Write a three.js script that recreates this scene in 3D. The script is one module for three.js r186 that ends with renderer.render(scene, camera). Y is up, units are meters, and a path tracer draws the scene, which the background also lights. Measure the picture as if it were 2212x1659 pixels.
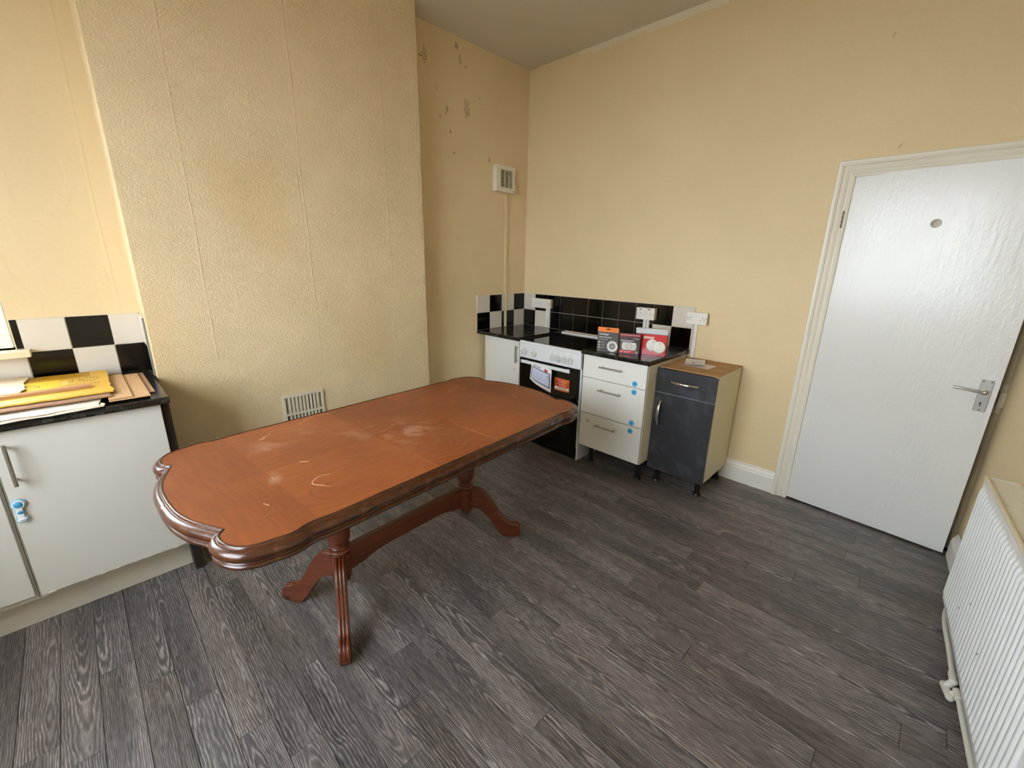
import * as THREE from 'three';
import { RoundedBoxGeometry } from 'three/addons/geometries/RoundedBoxGeometry.js';
import { mergeGeometries } from 'three/addons/utils/BufferGeometryUtils.js';
import { RectAreaLightUniformsLib } from 'three/addons/lights/RectAreaLightUniformsLib.js';

// ---------------------------------------------------------------- camera, sky, light, exposure
const scene = new THREE.Scene();
const camera = new THREE.PerspectiveCamera(2 * Math.atan(829.5 / 919.92) * 180 / Math.PI, 2212 / 1659, 0.05, 200);
camera.rotation.order = 'YXZ';
camera.position.set(2.9047, 1.4987, 3.1258);
camera.rotation.set(-0.2817, 0.774, 0.0169, 'YXZ');

scene.background = new THREE.Color().setRGB(0.85, 0.93, 1.0);
scene.backgroundIntensity = 13.5;

RectAreaLightUniformsLib.init();
const ROOM = { H: 3.07, zRear: 4.4, win: [0.98, 2.62] };
function daylight(name, w, h, pos, target, intensity, rgb) {
  const l = new THREE.RectAreaLight(new THREE.Color().setRGB(...rgb), intensity, w, h);
  l.name = name; l.position.set(...pos); l.lookAt(...target); scene.add(l);
}
daylight('rear_window_daylight', 1.5, 1.2, [1.80, 1.74, 4.34], [1.76, 0.3, 1.2], 1.7, [0.86, 0.95, 1.0]);
daylight('side_window_daylight', 0.76, 1.06, [-0.02, 1.68, 3.83], [1.6, 0.9, 3.6], 1.6, [0.86, 0.95, 1.0]);

const renderer = new THREE.WebGLRenderer();
renderer.toneMapping = THREE.LinearToneMapping;
renderer.toneMappingExposure = 1.14;
renderer.shadowMap.enabled = true;

// ---------------------------------------------------------------- helpers
const PI = Math.PI;
const rng = (s) => () => { s = (s + 0x6D2B79F5) | 0; let t = Math.imul(s ^ (s >>> 15), 1 | s); t = (t + Math.imul(t ^ (t >>> 7), 61 | t)) ^ t; return ((t ^ (t >>> 14)) >>> 0) / 4294967296; };
const TAB = new Float32Array(65536); { const r = rng(2024); for (let i = 0; i < 65536; i++) TAB[i] = r(); }
const hash = (x, y, s) => { const h = Math.imul(x, 40503) + Math.imul(y, 60493) + Math.imul(s, 26699); return TAB[(h ^ (h >>> 7)) & 65535]; };
function vn(x, y, s = 0) { // value noise 0..1
  const xi = Math.floor(x), yi = Math.floor(y), fx = x - xi, fy = y - yi, u = fx * fx * (3 - 2 * fx), v = fy * fy * (3 - 2 * fy);
  const a = hash(xi, yi, s), b = hash(xi + 1, yi, s), c = hash(xi, yi + 1, s), d = hash(xi + 1, yi + 1, s);
  return a + (b - a) * u + (c - a) * v + (a - b - c + d) * u * v;
}
const fbm = (x, y, s = 0, o = 4) => { let t = 0, a = 0.5, n = 0; for (let i = 0; i < o; i++) { t += a * vn(x, y, s + i * 17); n += a; a *= 0.5; x *= 2.03; y *= 2.03; } return t / n; };
const clamp = (x, a = 0, b = 1) => Math.min(b, Math.max(a, x));
const sstep = (a, b, x) => { const t = clamp((x - a) / (b - a)); return t * t * (3 - 2 * t); };
const mix3 = (a, b, t) => [a[0] + (b[0] - a[0]) * t, a[1] + (b[1] - a[1]) * t, a[2] + (b[2] - a[2]) * t];

function dataTex(W, H, fn, srgb = true) { // fn(x, y) -> [r,g,b] 0..255, row 0 at the bottom
  const d = new Uint8Array(W * H * 4);
  for (let y = 0; y < H; y++) for (let x = 0; x < W; x++) {
    const c = fn(x, y), k = (y * W + x) * 4;
    if (typeof c === 'number') d[k] = d[k + 1] = d[k + 2] = clamp(c * 255, 0, 255); else { d[k] = clamp(c[0], 0, 255); d[k + 1] = clamp(c[1], 0, 255); d[k + 2] = clamp(c[2], 0, 255); }
    d[k + 3] = 255;
  }
  const t = new THREE.DataTexture(d, W, H, THREE.RGBAFormat);
  t.magFilter = THREE.LinearFilter; t.minFilter = THREE.LinearMipmapLinearFilter; t.generateMipmaps = true;
  t.wrapS = t.wrapT = THREE.RepeatWrapping; if (srgb) t.colorSpace = THREE.SRGBColorSpace; t.needsUpdate = true;
  return t;
}
function canvasTex(W, H, draw) {
  const c = document.createElement('canvas'); c.width = W; c.height = H; draw(c.getContext('2d'), W, H);
  const t = new THREE.CanvasTexture(c); t.colorSpace = THREE.SRGBColorSpace; t.magFilter = THREE.LinearFilter; return t;
}
const place = (t, x0, x1, y0, y1) => { t.repeat.set(1 / (x1 - x0), 1 / (y1 - y0)); t.offset.set(-x0 / (x1 - x0), -y0 / (y1 - y0)); return t; }; // metric uv -> the texture spans this rectangle
const rep = (t, sx, sy = sx) => { t.repeat.set(1 / sx, 1 / sy); return t; };
const again = (t, sx, sy = sx) => { const c = t.clone(); c.needsUpdate = true; return rep(c, sx, sy); };

const std = (hex, roughness = 0.6, o = {}) => new THREE.MeshPhysicalMaterial({ color: hex, roughness, ...o });

function boxUV(g) { // uv in metres from position, by the way each face points
  g = g.index ? g.toNonIndexed() : g;
  const p = g.attributes.position, n = g.attributes.normal, uv = new Float32Array(p.count * 2);
  for (let i = 0; i < p.count; i += 3) {
    let nx = 0, ny = 0, nz = 0;
    for (let k = 0; k < 3; k++) { nx += n.getX(i + k); ny += n.getY(i + k); nz += n.getZ(i + k); }
    nx = Math.abs(nx); ny = Math.abs(ny); nz = Math.abs(nz);
    for (let k = 0; k < 3; k++) {
      const x = p.getX(i + k), y = p.getY(i + k), z = p.getZ(i + k), j = (i + k) * 2;
      if (nx >= ny && nx >= nz) { uv[j] = z; uv[j + 1] = y; } else if (ny >= nz) { uv[j] = x; uv[j + 1] = z; } else { uv[j] = x; uv[j + 1] = y; }
    }
  }
  g.setAttribute('uv', new THREE.BufferAttribute(uv, 2)); return g;
}
const flat = (g) => { g = g.index ? g.toNonIndexed() : g; for (const k of Object.keys(g.attributes)) if (!['position', 'normal', 'uv'].includes(k)) g.deleteAttribute(k); if (!g.attributes.uv) boxUV(g); return g; };
const M = (...gs) => mergeGeometries(gs.flat().map(flat), false);
// boxes given by their two corners
const bx = (x0, x1, y0, y1, z0, z1) => boxUV(new THREE.BoxGeometry(x1 - x0, y1 - y0, z1 - z0).translate((x0 + x1) / 2, (y0 + y1) / 2, (z0 + z1) / 2));
const rb = (x0, x1, y0, y1, z0, z1, r = 0.003, s = 2) => boxUV(new RoundedBoxGeometry(x1 - x0, y1 - y0, z1 - z0, s, Math.min(r, (x1 - x0) / 2.01, (y1 - y0) / 2.01, (z1 - z0) / 2.01)).translate((x0 + x1) / 2, (y0 + y1) / 2, (z0 + z1) / 2));
const cyl = (r, h, n = 20, r2 = r) => new THREE.CylinderGeometry(r2, r, h, n);
function tube(pts, r, seg = 24, rad = 10) { return new THREE.TubeGeometry(new THREE.CatmullRomCurve3(pts.map((p) => new THREE.Vector3(...p)), false, 'centripetal'), seg, r, rad, false); }
function rod(a, b, r, n = 14) {
  const A = new THREE.Vector3(...a), B = new THREE.Vector3(...b), d = B.clone().sub(A);
  return cyl(r, d.length(), n).applyQuaternion(new THREE.Quaternion().setFromUnitVectors(new THREE.Vector3(0, 1, 0), d.clone().normalize())).translate((A.x + B.x) / 2, (A.y + B.y) / 2, (A.z + B.z) / 2);
}
const ext = (shape, depth, o = {}) => new THREE.ExtrudeGeometry(shape, { depth, bevelEnabled: false, curveSegments: 16, ...o });
const poly = (pts) => new THREE.Shape(pts.map((p) => new THREE.Vector2(p[0], p[1])));

const taken = {};
const numbered = (n) => { const k = taken[n] = (taken[n] ?? -1) + 1; return k ? `${n}_${String(k).padStart(3, '0')}` : n; };
function mesh(name, geo, mat, parent) {
  const m = new THREE.Mesh(geo, mat); m.name = parent ? name : numbered(name); m.castShadow = m.receiveShadow = true; (parent || scene).add(m); return m;
}
function thing(name, label, category, pos = [0, 0, 0], turn = 0, group) {
  const o = new THREE.Group(); o.name = numbered(name); o.position.set(...pos); o.rotation.y = turn; scene.add(o);
  o.userData = { label, category }; if (group) o.userData.group = group; return o;
}
const tag = (o, label, category, group) => { o.userData.label = label; o.userData.category = category; if (group) o.userData.group = group; return o; };
const struct = (o, label) => { o.userData.kind = 'structure'; if (label) o.userData.label = label; return o; };

// ---------------------------------------------------------------- shared materials
const CREAM = [230, 209, 168];
const fineBump = dataTex(512, 512, (x, y) => 0.5 + 0.5 * (fbm(x / 5, y / 5, 3, 3) - 0.5) + 0.5 * (fbm(x / 60, y / 60, 9, 3) - 0.5), false);
const whitePaint = std('#e4e1d8', 0.42, { bumpMap: again(fineBump, 0.4), bumpScale: 0.0004 });
const ceilingMat = std('#d8cfbe', 0.9, { bumpMap: again(fineBump, 0.5), bumpScale: 0.0008 });
const whiteLaminate = std('#e9e9e6', 0.36);
const creamLaminate = std('#e3dcc6', 0.45);
const whitePlastic = std('#eceae4', 0.35);
const creamPlastic = std('#dfd0a8', 0.5);
const blackPlastic = std('#0f0f10', 0.45);
const steel = std('#b9b6ae', 0.32, { metalness: 0.95 });
const chrome = std('#d2d2d2', 0.12, { metalness: 1 });
const dark = std('#15120f', 0.8);
const granite = (() => {
  const map = dataTex(512, 512, (x, y) => { const n = fbm(x / 22, y / 22, 41, 4), s = vn(x / 2.3, y / 2.3, 5), p = vn(x / 5, y / 5, 8); let t = 22 + 30 * sstep(0.45, 0.75, n) + (s > 0.86 ? 28 : 0) + (p > 0.9 ? 26 : 0); return [t * 1.0, t * 0.97, t * 0.93]; });
  return std('#ffffff', 0.16, { map: rep(map, 0.35) });
})();

// ---------------------------------------------------------------- room shell
// floor: planks of 1.0 x 0.1 m running along x, joints staggered row by row
{
  const ROWS = 16, PW = 1024, PH = 128;
  const R = rng(77), pl = [];
  for (let i = 0; i < ROWS; i++) pl.push({ yc: 0.1 + R() * 0.8, u0: R() * 1.6 - 0.3, slope: 0.5 + R() * 0.9, f: 26 + R() * 16, tone: (R() - 0.5) * 20, warm: (R() - 0.5) * 9, cath: R() < 0.62, s: i * 31 });
  const grain = (x, y) => {
    const k = Math.min(ROWS - 1, Math.floor(y / PH)), q = pl[k], u = x / PW, v = (y % PH) / PH;
    const wob = (fbm(u * 7, v * 1.6, q.s, 3) - 0.5);
    const fib = fbm(u * 26, v * 46, q.s + 5, 3), fine = vn(u * 60, v * 120, q.s + 9);
    let ring;
    if (q.cath) { const dy = (v - q.yc) * 0.62, h = (u - q.u0) * q.slope * 0.55; ring = Math.sqrt(dy * dy + h * h * 0.35 + 0.004) * q.f * 0.85 + wob * 2.2 + (fib - 0.5) * 0.5; }
    else ring = v * 9 + wob * 3.0 + (fib - 0.5) * 0.8;
    const line = 0.5 + 0.5 * Math.sin(ring * 2 * PI), l2 = Math.pow(line, 2.2);
    return { q, l2, fib, fine, wob, u, v };
  };
  const keep = new Float32Array(PW * PH * ROWS);
  const map = dataTex(PW, PH * ROWS, (x, y) => {
    const { q, l2, fib, fine, u, v } = grain(x, y); keep[y * PW + x] = 0.25 + 0.35 * l2 + 0.4 * (fib - 0.2) + 0.25 * (fine - 0.5);
    let t = 84 + q.tone + 64 * l2 * (0.35 + 0.9 * vn(u * 3.1, v * 2, q.s + 21)) + (fib - 0.5) * 62 + (fine - 0.5) * 34 + (vn(u * 2.5, v * 1.5, q.s + 40) - 0.5) * 26;
    return [t * 1.0 + q.warm * 0.25 + 1, t * 0.955, t * 0.94 - q.warm * 0.3];
  });
  const bump = dataTex(PW, PH * ROWS, (x, y) => keep[y * PW + x], false);
  map.anisotropy = 8;
  const vinyl = std('#ffffff', 0.38, { map, bumpMap: bump, bumpScale: 0.0006 });
  const floor = struct(mesh('floor', bx(-0.3, 4.0, -0.15, -0.0045, -0.9, 4.6), std('#2b2826', 0.8)), 'dark wood-effect plank flooring');
  const joints = { 3: 2.667, 5: 2.756, 6: 2.915, 8: 2.677, 9: 2.485, 10: 2.237, 12: 2.37, 13: 2.226, 14: 2.114, 15: 2.316, 16: 2.478, 17: 1.922, 18: 2.236, 19: 2.04, 20: 1.8, 21: 1.608, 23: 1.775, 24: 1.665, 25: 1.872, 26: 2.03, 27: 1.476, 28: 0.761, 29: 1.59, 30: 1.342, 31: 1.148, 33: 1.325, 34: 1.212 };
  const RR = rng(5), pitch = 0.1004, gap = 0.0006;
  const lastVariant = {};
  for (let k = 0; k < 44; k++) {
    const z0 = 0.004 + k * pitch, z1 = z0 + pitch, off = ((joints[k] ?? RR() * 1.0 + 2) % 1 + 1) % 1;
    for (let i = -1; i < 4; i++) {
      let x0 = Math.max(off + i, -0.03), x1 = Math.min(off + i + 1, 3.26 + 0.085 * z0 + 0.02);
      if (x1 - x0 < 0.02) continue;
      if (z1 > 1.262 && z0 < 2.89) x0 = Math.max(x0, 0.171);
      if (x1 - x0 < 0.02) continue;
      let va; do { va = Math.floor(RR() * ROWS); } while (va === lastVariant[i] || va === lastVariant[i - 1]); lastVariant[i] = va;
      const L = x1 - x0 - gap * 2, W = pitch - gap * 2, b = 0.0012, cx = (x0 + x1) / 2, cz = (z0 + z1) / 2;
      const hx = L / 2, hz = W / 2, P = [], U = [], fl = RR() < 0.5, fv = RR() < 0.5;
      const uvOf = (x, z) => { let uu = (x + cx - (off + i)), vv = (z + hz) / W; if (fl) uu = 1 - uu; if (fv) vv = 1 - vv; return [uu, (va + 0.01 + 0.98 * vv) / ROWS]; };
      const quad = (a, b2, c, d) => { for (const q of [a, b2, c, a, c, d]) { P.push(...q); U.push(...uvOf(q[0], q[2])); } };
      const T = [[-hx + b, 0, -hz + b], [-hx + b, 0, hz - b], [hx - b, 0, hz - b], [hx - b, 0, -hz + b]], B = [[-hx, -0.0011, -hz], [-hx, -0.0011, hz], [hx, -0.0011, hz], [hx, -0.0011, -hz]], D = B.map((q) => [q[0], -0.006, q[2]]);
      quad(...T); for (let e = 0; e < 4; e++) { const f = (e + 1) % 4; quad(T[f], T[e], B[e], B[f]); quad(B[f], B[e], D[e], D[f]); }
      const g = new THREE.BufferGeometry(); g.setAttribute('position', new THREE.Float32BufferAttribute(P, 3)); g.setAttribute('uv', new THREE.Float32BufferAttribute(U, 2)); g.computeVertexNormals();
      const m = mesh('plank', g, vinyl, floor); m.position.set(cx, 0, cz);
    }
  }
}

// painted walls
const paintMap = (seed, extra) => (W, H, x0, x1, y0, y1) => place(dataTex(W, H, (px, py) => {
  const x = x0 + (px + 0.5) / W * (x1 - x0), y = y0 + (py + 0.5) / H * (y1 - y0);
  const n = (fbm(x * 3, y * 3, seed, 3) - 0.5) * 7 + (vn(x * 160, y * 160, seed + 3) - 0.5) * 3;
  let c = [CREAM[0] + n, CREAM[1] + n, CREAM[2] + n];
  return extra ? extra(c, x, y) : c;
}), x0, x1, y0, y1);
const plasterBump = again(fineBump, 0.6);

{ // back wall with the doorway
  const s = poly([[-0.3, -0.15], [3.9, -0.15], [3.9, ROOM.H + 0.1], [-0.3, ROOM.H + 0.1]]);
  s.holes.push(new THREE.Path([[2.425, -0.14], [3.252, -0.14], [3.252, 1.985], [2.425, 1.985]].map((p) => new THREE.Vector2(...p))));
  const g = boxUV(ext(s, 0.15).translate(0, 0, -0.15));
  const R = rng(12), steps = []; let xs = 0.5; while (xs < 4) { steps.push([xs, 0.02 + R() * 0.03]); xs += 0.12 + R() * 0.22; }
  const map = paintMap(100, (c, x, y) => {
    // bare strip left unpainted under the ceiling, its lower edge ragged
    let d = 0; for (const q of steps) if (x > q[0]) d = q[1] + (x - 0.5) * 0.012;
    const rag = (fbm(x * 22, y * 22, 61, 3) - 0.5) * 0.018;
    if (x > 0.52 && y > ROOM.H - d - rag) c = [232, 224, 200];
    for (const [mx, my] of [[2.476, 2.613], [2.604, 2.097]]) if (Math.abs((x - mx) - (y - my) * 0.6) < 0.0022 && Math.abs(y - my) < 0.009) c = [168, 140, 100];
    return c;
  })(1400, 1024, -0.1, 3.5, 0, 3.1);
  struct(mesh('wall_back', g, std('#ffffff', 0.62, { map, bumpMap: plasterBump, bumpScale: 0.0006 })), 'smooth cream painted wall');
}
{ // alcove beside the cooker, flaking paint
  const R = rng(4), flakes = [[2.883, 1.086, .020, .050], [3.011, .802, .016, .022], [2.937, .765, .014, .034], [2.63, .708, .025, .078], [2.581, .896, .01, .02], [2.55, .91, .007, .015], [2.439, .87, .009, .018], [2.521, .962, .005, .02], [2.295, .839, .014, .012], [2.305, .47, .010, .022], [2.727, .574, .008, .006], [2.706, .992, .006, .03], [2.86, 1.12, .02, .008], [2.90, .71, .012, .01], [1.664, .813, .004, .004], [1.2, .8, .004, .004]];
  const map = paintMap(130, (c, z, y) => {
    for (const [fy, fz, hw, hh] of flakes) {
      const dx = (z - fz) / hw, dy = (y - fy) / hh, e = (fbm(z * 60, y * 60, 7, 3) - 0.5) * 1.1;
      const r = Math.sqrt(dx * dx + dy * dy) + e;
      if (r < 0.85) return hh < .03 ? [188, 163, 122] : [208, 188, 150];
      if (r < 1.0 && dy < 0) return [160, 132, 92];
    }
    return c;
  })(640, 1400, -0.1, 1.35, 0, 3.1);
  struct(mesh('wall_left', bx(-0.25, 0, -0.15, ROOM.H + 0.1, -0.15, 1.3), std('#ffffff', 0.62, { map, bumpMap: plasterBump, bumpScale: 0.0007 })), 'cream alcove wall with flaking paint');
}
const wallMat = std('#ffffff', 0.62, { map: paintMap(150)(512, 512, 0, 3.2, 0, 3.2), bumpMap: plasterBump, bumpScale: 0.0007 });
{ // chimney breast, textured wallpaper with lifting seams
  const W = 1152, H = 2048, z0 = 1.2, z1 = 2.95, seams = [[2.63, .95, 3.07, 1], [2.078, .8, 3.07, 1], [1.537, .75, 3.07, 1], [2.10, 1.55, 1.95, .8], [1.80, 1.2, 1.6, .5], [1.70, 1.7, 2.6, .35], [1.29, 0.5, 3.07, .5], [2.30, 2.0, 2.9, .3]];
  const R = rng(9), bub = [[1.868, 1.616, .035], [2.19, 2.045, .025], [2.082, 1.822, .03], [1.95, 1.5, .02]]; for (let i = 0; i < 46; i++) bub.push([1.3 + R() * 1.5, .8 + R() * 2.1, .008 + R() * .016]);
  const height = (px, py) => {
    const z = z0 + px / W * (z1 - z0), y = py / H * 3.1;
    const wx = z + (fbm(z * 40, y * 40, 71, 2) - .5) * .02, wy = y + (fbm(z * 40, y * 40, 72, 2) - .5) * .02;
    const n = vn(wx * 165, wy * 138, 31) * 0.7 + vn(wx * 290, wy * 260, 33) * 0.3;
    let ridge = Math.pow(1 - Math.min(1, Math.abs(n - 0.5) * 3.4), 1.2);
    const smoothPatch = sstep(0.55, 0.75, fbm(z * 2.2 - (y - 1.7) * 1.1, y * 1.3 + z * .5, 90, 2) + (y - 2.3) * 0.16 + (1.6 - z) * 0.14);
    let h = 0.26 + 0.30 * ridge * (1 + (2.5 - z) * 0.4) * (1 - 0.55 * smoothPatch) + 0.10 * (fbm(z * 9, y * 5, 55, 3) - 0.5);
    for (const [sz, a, b, s] of seams) { const d = z - sz - (fbm(y * 3, sz * 9, 13, 2) - .5) * .012; if (y > a && y < b && Math.abs(d) < .02) { const on = s * (0.35 + 0.9 * vn(y * 7, sz * 50, 2)); h += on * (0.34 * Math.exp(-d * d / 1.1e-5) + 0.06 * Math.exp(-d * d / 6e-5)); } }
    for (const [bz, by, r] of bub) { if (Math.abs(bz - z) > r * 1.6 || Math.abs(by - y) > r * 2.3) continue; const d = Math.hypot(z - bz, (y - by) * .7) / r; if (d < 1.6) h += 0.22 * Math.exp(-d * d * 2.2) * (0.4 + fbm(z * 60, y * 60, 4, 2)); }
    return clamp(h);
  };
  const bump = place(dataTex(W, H, height, false), z0, z1, 0, 3.1);
  const map = place(dataTex(512, 900, (px, py) => {
    const z = z0 + px / 512 * (z1 - z0), y = py / 900 * 3.1, n = (fbm(z * 4, y * 4, 63, 4) - .5) * 14;
    const stain = sstep(.55, .75, fbm(z * 1.7 + 3, y * 1.1, 88, 3)) * 0.5;
    return mix3([229 + n, 208 + n, 169 + n], [222 + n, 195 + n, 148 + n], stain);
  }), z0, z1, 0, 3.1);
  struct(mesh('wall_chimney', rb(-0.25, 0.17, -0.15, ROOM.H + 0.1, 1.259, 2.9, 0.008, 3), std('#ffffff', 0.7, { map, bumpMap: bump, bumpScale: 0.0048 })), 'chimney breast with lumpy textured cream wallpaper');
}
{ // wall beyond the chimney breast, with the side window
  const s = poly([[2.8, -0.15], [4.6, -0.15], [4.6, ROOM.H + 0.1], [2.8, ROOM.H + 0.1]]);
  s.holes.push(new THREE.Path([[3.35, 1.075], [4.30, 1.075], [4.30, 2.35], [3.35, 2.35]].map((p) => new THREE.Vector2(...p))));
  const g = boxUV(ext(s, 0.22).rotateY(-PI / 2).translate(-0.03, 0, 0));
  const scr = [[3.063, 2.472, .004, .05], [3.108, 2.379, .006, .06], [3.083, 1.764, .012, .008]];
  const bump = place(dataTex(400, 700, (px, py) => { const z = 2.8 + px / 400 * 0.8, y = 1.1 + py / 700 * 2; let h = .4 + .25 * (fbm(z * 9, y * 9, 5, 4) - .5); h += .35 * Math.exp(-Math.pow((z - 2.965 - (fbm(y * 3, 1, 4, 2) - .5) * .02) / .006, 2)); h += .3 * Math.exp(-Math.pow((y - 1.62 - (fbm(z * 14, 2, 6, 2) - .5) * .09) / .004, 2)) * (z > 3.16 ? 1 : 0); h += .25 * sstep(.6, .7, fbm(z * 12, y * 8, 17, 3)); return h; }, false), 2.8, 3.6, 1.1, 3.1);
  struct(mesh('wall_left_window', g, std('#ffffff', 0.66, { map: paintMap(170)(400, 700, 2.8, 4.6, 0, 3.1), bumpMap: bump, bumpScale: 0.003 })), 'sunlit cream wall above the checkered tiles');
}
const TILT = Math.atan(0.085), RX = 3.243; // the right wall is not quite square to the back wall
const onRight = (z) => [RX + 0.085 * z, 0, z];
{
  const w = struct(mesh('wall_right', bx(0, 0.15, -0.15, ROOM.H + 0.1, -0.9, 4.7), wallMat), 'cream wall behind the radiator'); w.position.set(RX, 0, 0); w.rotation.y = TILT;
}
{ // wall behind the camera with the large window
  const s = poly([[-0.3, -0.15], [4.0, -0.15], [4.0, ROOM.H + 0.1], [-0.3, ROOM.H + 0.1]]);
  s.holes.push(new THREE.Path([[0.98, 0.98], [2.62, 0.98], [2.62, 2.5], [0.98, 2.5]].map((p) => new THREE.Vector2(...p))));
  struct(mesh('wall_front', boxUV(ext(s, 0.2).translate(0, 0, ROOM.zRear)), wallMat), 'cream wall with the large window');
}
struct(mesh('ceiling', bx(-0.3, 4.0, ROOM.H, ROOM.H + 0.12, -0.9, 4.6), ceilingMat), 'plain off-white ceiling');
{ // hallway beyond the door, closed off
  const hall = M(bx(2.0, 3.6, -0.15, 2.5, -0.95, -0.9), bx(2.0, 2.05, -0.15, 2.5, -0.9, -0.15), bx(3.55, 3.6, -0.15, 2.5, -0.9, -0.15), bx(2.0, 3.6, 2.45, 2.5, -0.9, -0.15));
  struct(mesh('wall_hall', hall, wallMat), 'hallway wall beyond the door');
}
struct(mesh('ground', bx(-20, 24, -0.5, -0.4, -20, 24), std('#66635c', 0.9)), 'paved ground outside');

// windows: white frames with clear panes
const glass = new THREE.MeshPhysicalMaterial({ color: '#ffffff', roughness: 0.02, transmission: 1, thickness: 0, ior: 1.45 });
const frameMat = std('#f0f0ee', 0.3);
{
  const w = new THREE.Group(); w.name = 'window_1'; scene.add(w); struct(w, 'white framed side window over the worktop');
  mesh('window_frame', M(rb(-0.13, -0.05, 1.08, 1.14, 3.355, 4.295), rb(-0.13, -0.05, 2.285, 2.345, 3.355, 4.295), rb(-0.13, -0.05, 1.14, 2.285, 3.355, 3.41), rb(-0.13, -0.05, 1.14, 2.285, 4.24, 4.295), rb(-0.13, -0.05, 1.14, 2.285, 3.80, 3.86)), frameMat, w);
  mesh('pane', bx(-0.098, -0.094, 1.14, 2.285, 3.41, 3.80), glass, w);
  mesh('pane', bx(-0.098, -0.094, 1.14, 2.285, 3.86, 4.24), glass, w);
  mesh('window_sill', rb(-0.14, 0.045, 1.045, 1.075, 3.305, 4.33, 0.004), std('#e6d6b4', 0.45), w);
}
{
  const w = new THREE.Group(); w.name = 'window_2'; scene.add(w); struct(w, 'large white framed window behind the viewer');
  const z0 = 4.44, z1 = 4.52;
  mesh('window_frame', M(rb(0.985, 2.615, 0.985, 1.05, z0, z1), rb(0.985, 2.615, 2.43, 2.495, z0, z1), rb(0.985, 1.05, 1.05, 2.43, z0, z1), rb(2.55, 2.615, 1.05, 2.43, z0, z1), rb(1.77, 1.83, 1.05, 2.43, z0, z1)), frameMat, w);
  mesh('pane', bx(1.05, 1.77, 1.05, 2.43, 4.478, 4.482), glass, w);
  mesh('pane', bx(1.83, 2.55, 1.05, 2.43, 4.478, 4.482), glass, w);
  mesh('window_sill', rb(0.94, 2.66, 0.945, 0.979, 4.30, 4.44, 0.004), whitePaint, w);
}

// architrave: one moulded strip swept up, across and down round the doorway
{
  const prof = [[0, -0.02], [0, 0.010], [0.004, 0.014], [0.012, 0.016], [0.020, 0.013], [0.028, 0.012], [0.036, 0.017], [0.046, 0.020], [0.056, 0.018], [0.060, 0.024], [0.070, 0.028], [0.082, 0.028], [0.086, 0.024], [0.087, -0.02]];
  const xi = 2.449, yi = 1.966, xr = 3.24, P = [];
  const at = (q, k) => { const [a, b] = q; return [[xi - a, 0, b], [xi - a, yi + a, b], [xr, yi + a, b]][k]; };
  for (let k = 0; k < 2; k++) for (let i = 0; i < prof.length - 1; i++) { const a = at(prof[i], k), b = at(prof[i + 1], k), c = at(prof[i + 1], k + 1), d = at(prof[i], k + 1); P.push(...a, ...c, ...b, ...a, ...d, ...c); }
  const g = new THREE.BufferGeometry(); g.setAttribute('position', new THREE.Float32BufferAttribute(P, 3)); g.computeVertexNormals(); boxUV(g);
  struct(mesh('trim_1', g, std('#e7e2d4', 0.35, { bumpMap: again(fineBump, 0.3), bumpScale: 0.0004, side: THREE.DoubleSide })), 'moulded off-white door architrave');
  struct(mesh('trim_2', M(bx(2.4, 2.4295, 0, 1.985, -0.15, -0.001), bx(2.4, 3.25, 1.979, 2.0, -0.15, -0.001), bx(2.43, 2.445, 0, 1.978, -0.15, -0.06)), whitePaint), 'off-white door lining');
}
const skirt = [[0, 0], [0.019, 0], [0.019, 0.105], [0.016, 0.112], [0.017, 0.118], [0.015, 0.126], [0.010, 0.136], [0.008, 0.146], [0.003, 0.152], [0, 0.152]];
{
  const g = boxUV(ext(poly(skirt.map(([a, b]) => [a, b])), 0.705).applyMatrix4(new THREE.Matrix4().set(0, 0, -1, 2.365, 0, 1, 0, 0, 1, 0, 0, 0, 0, 0, 0, 1)));
  struct(mesh('baseboard_back', g, std('#ece9e1', 0.35, { side: THREE.DoubleSide })), 'white moulded skirting board beside the door');
  const h = boxUV(ext(poly(skirt.map(([a, b]) => [-a * 1.3, b * 0.92])), 3.3).translate(0, 0, 0.055));
  const r = struct(mesh('baseboard_right', h, std('#e4e4e0', 0.35, { side: THREE.DoubleSide })), 'white skirting board behind the radiator'); r.position.set(RX - 0.004, 0, 0); r.rotation.y = TILT;
}

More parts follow.
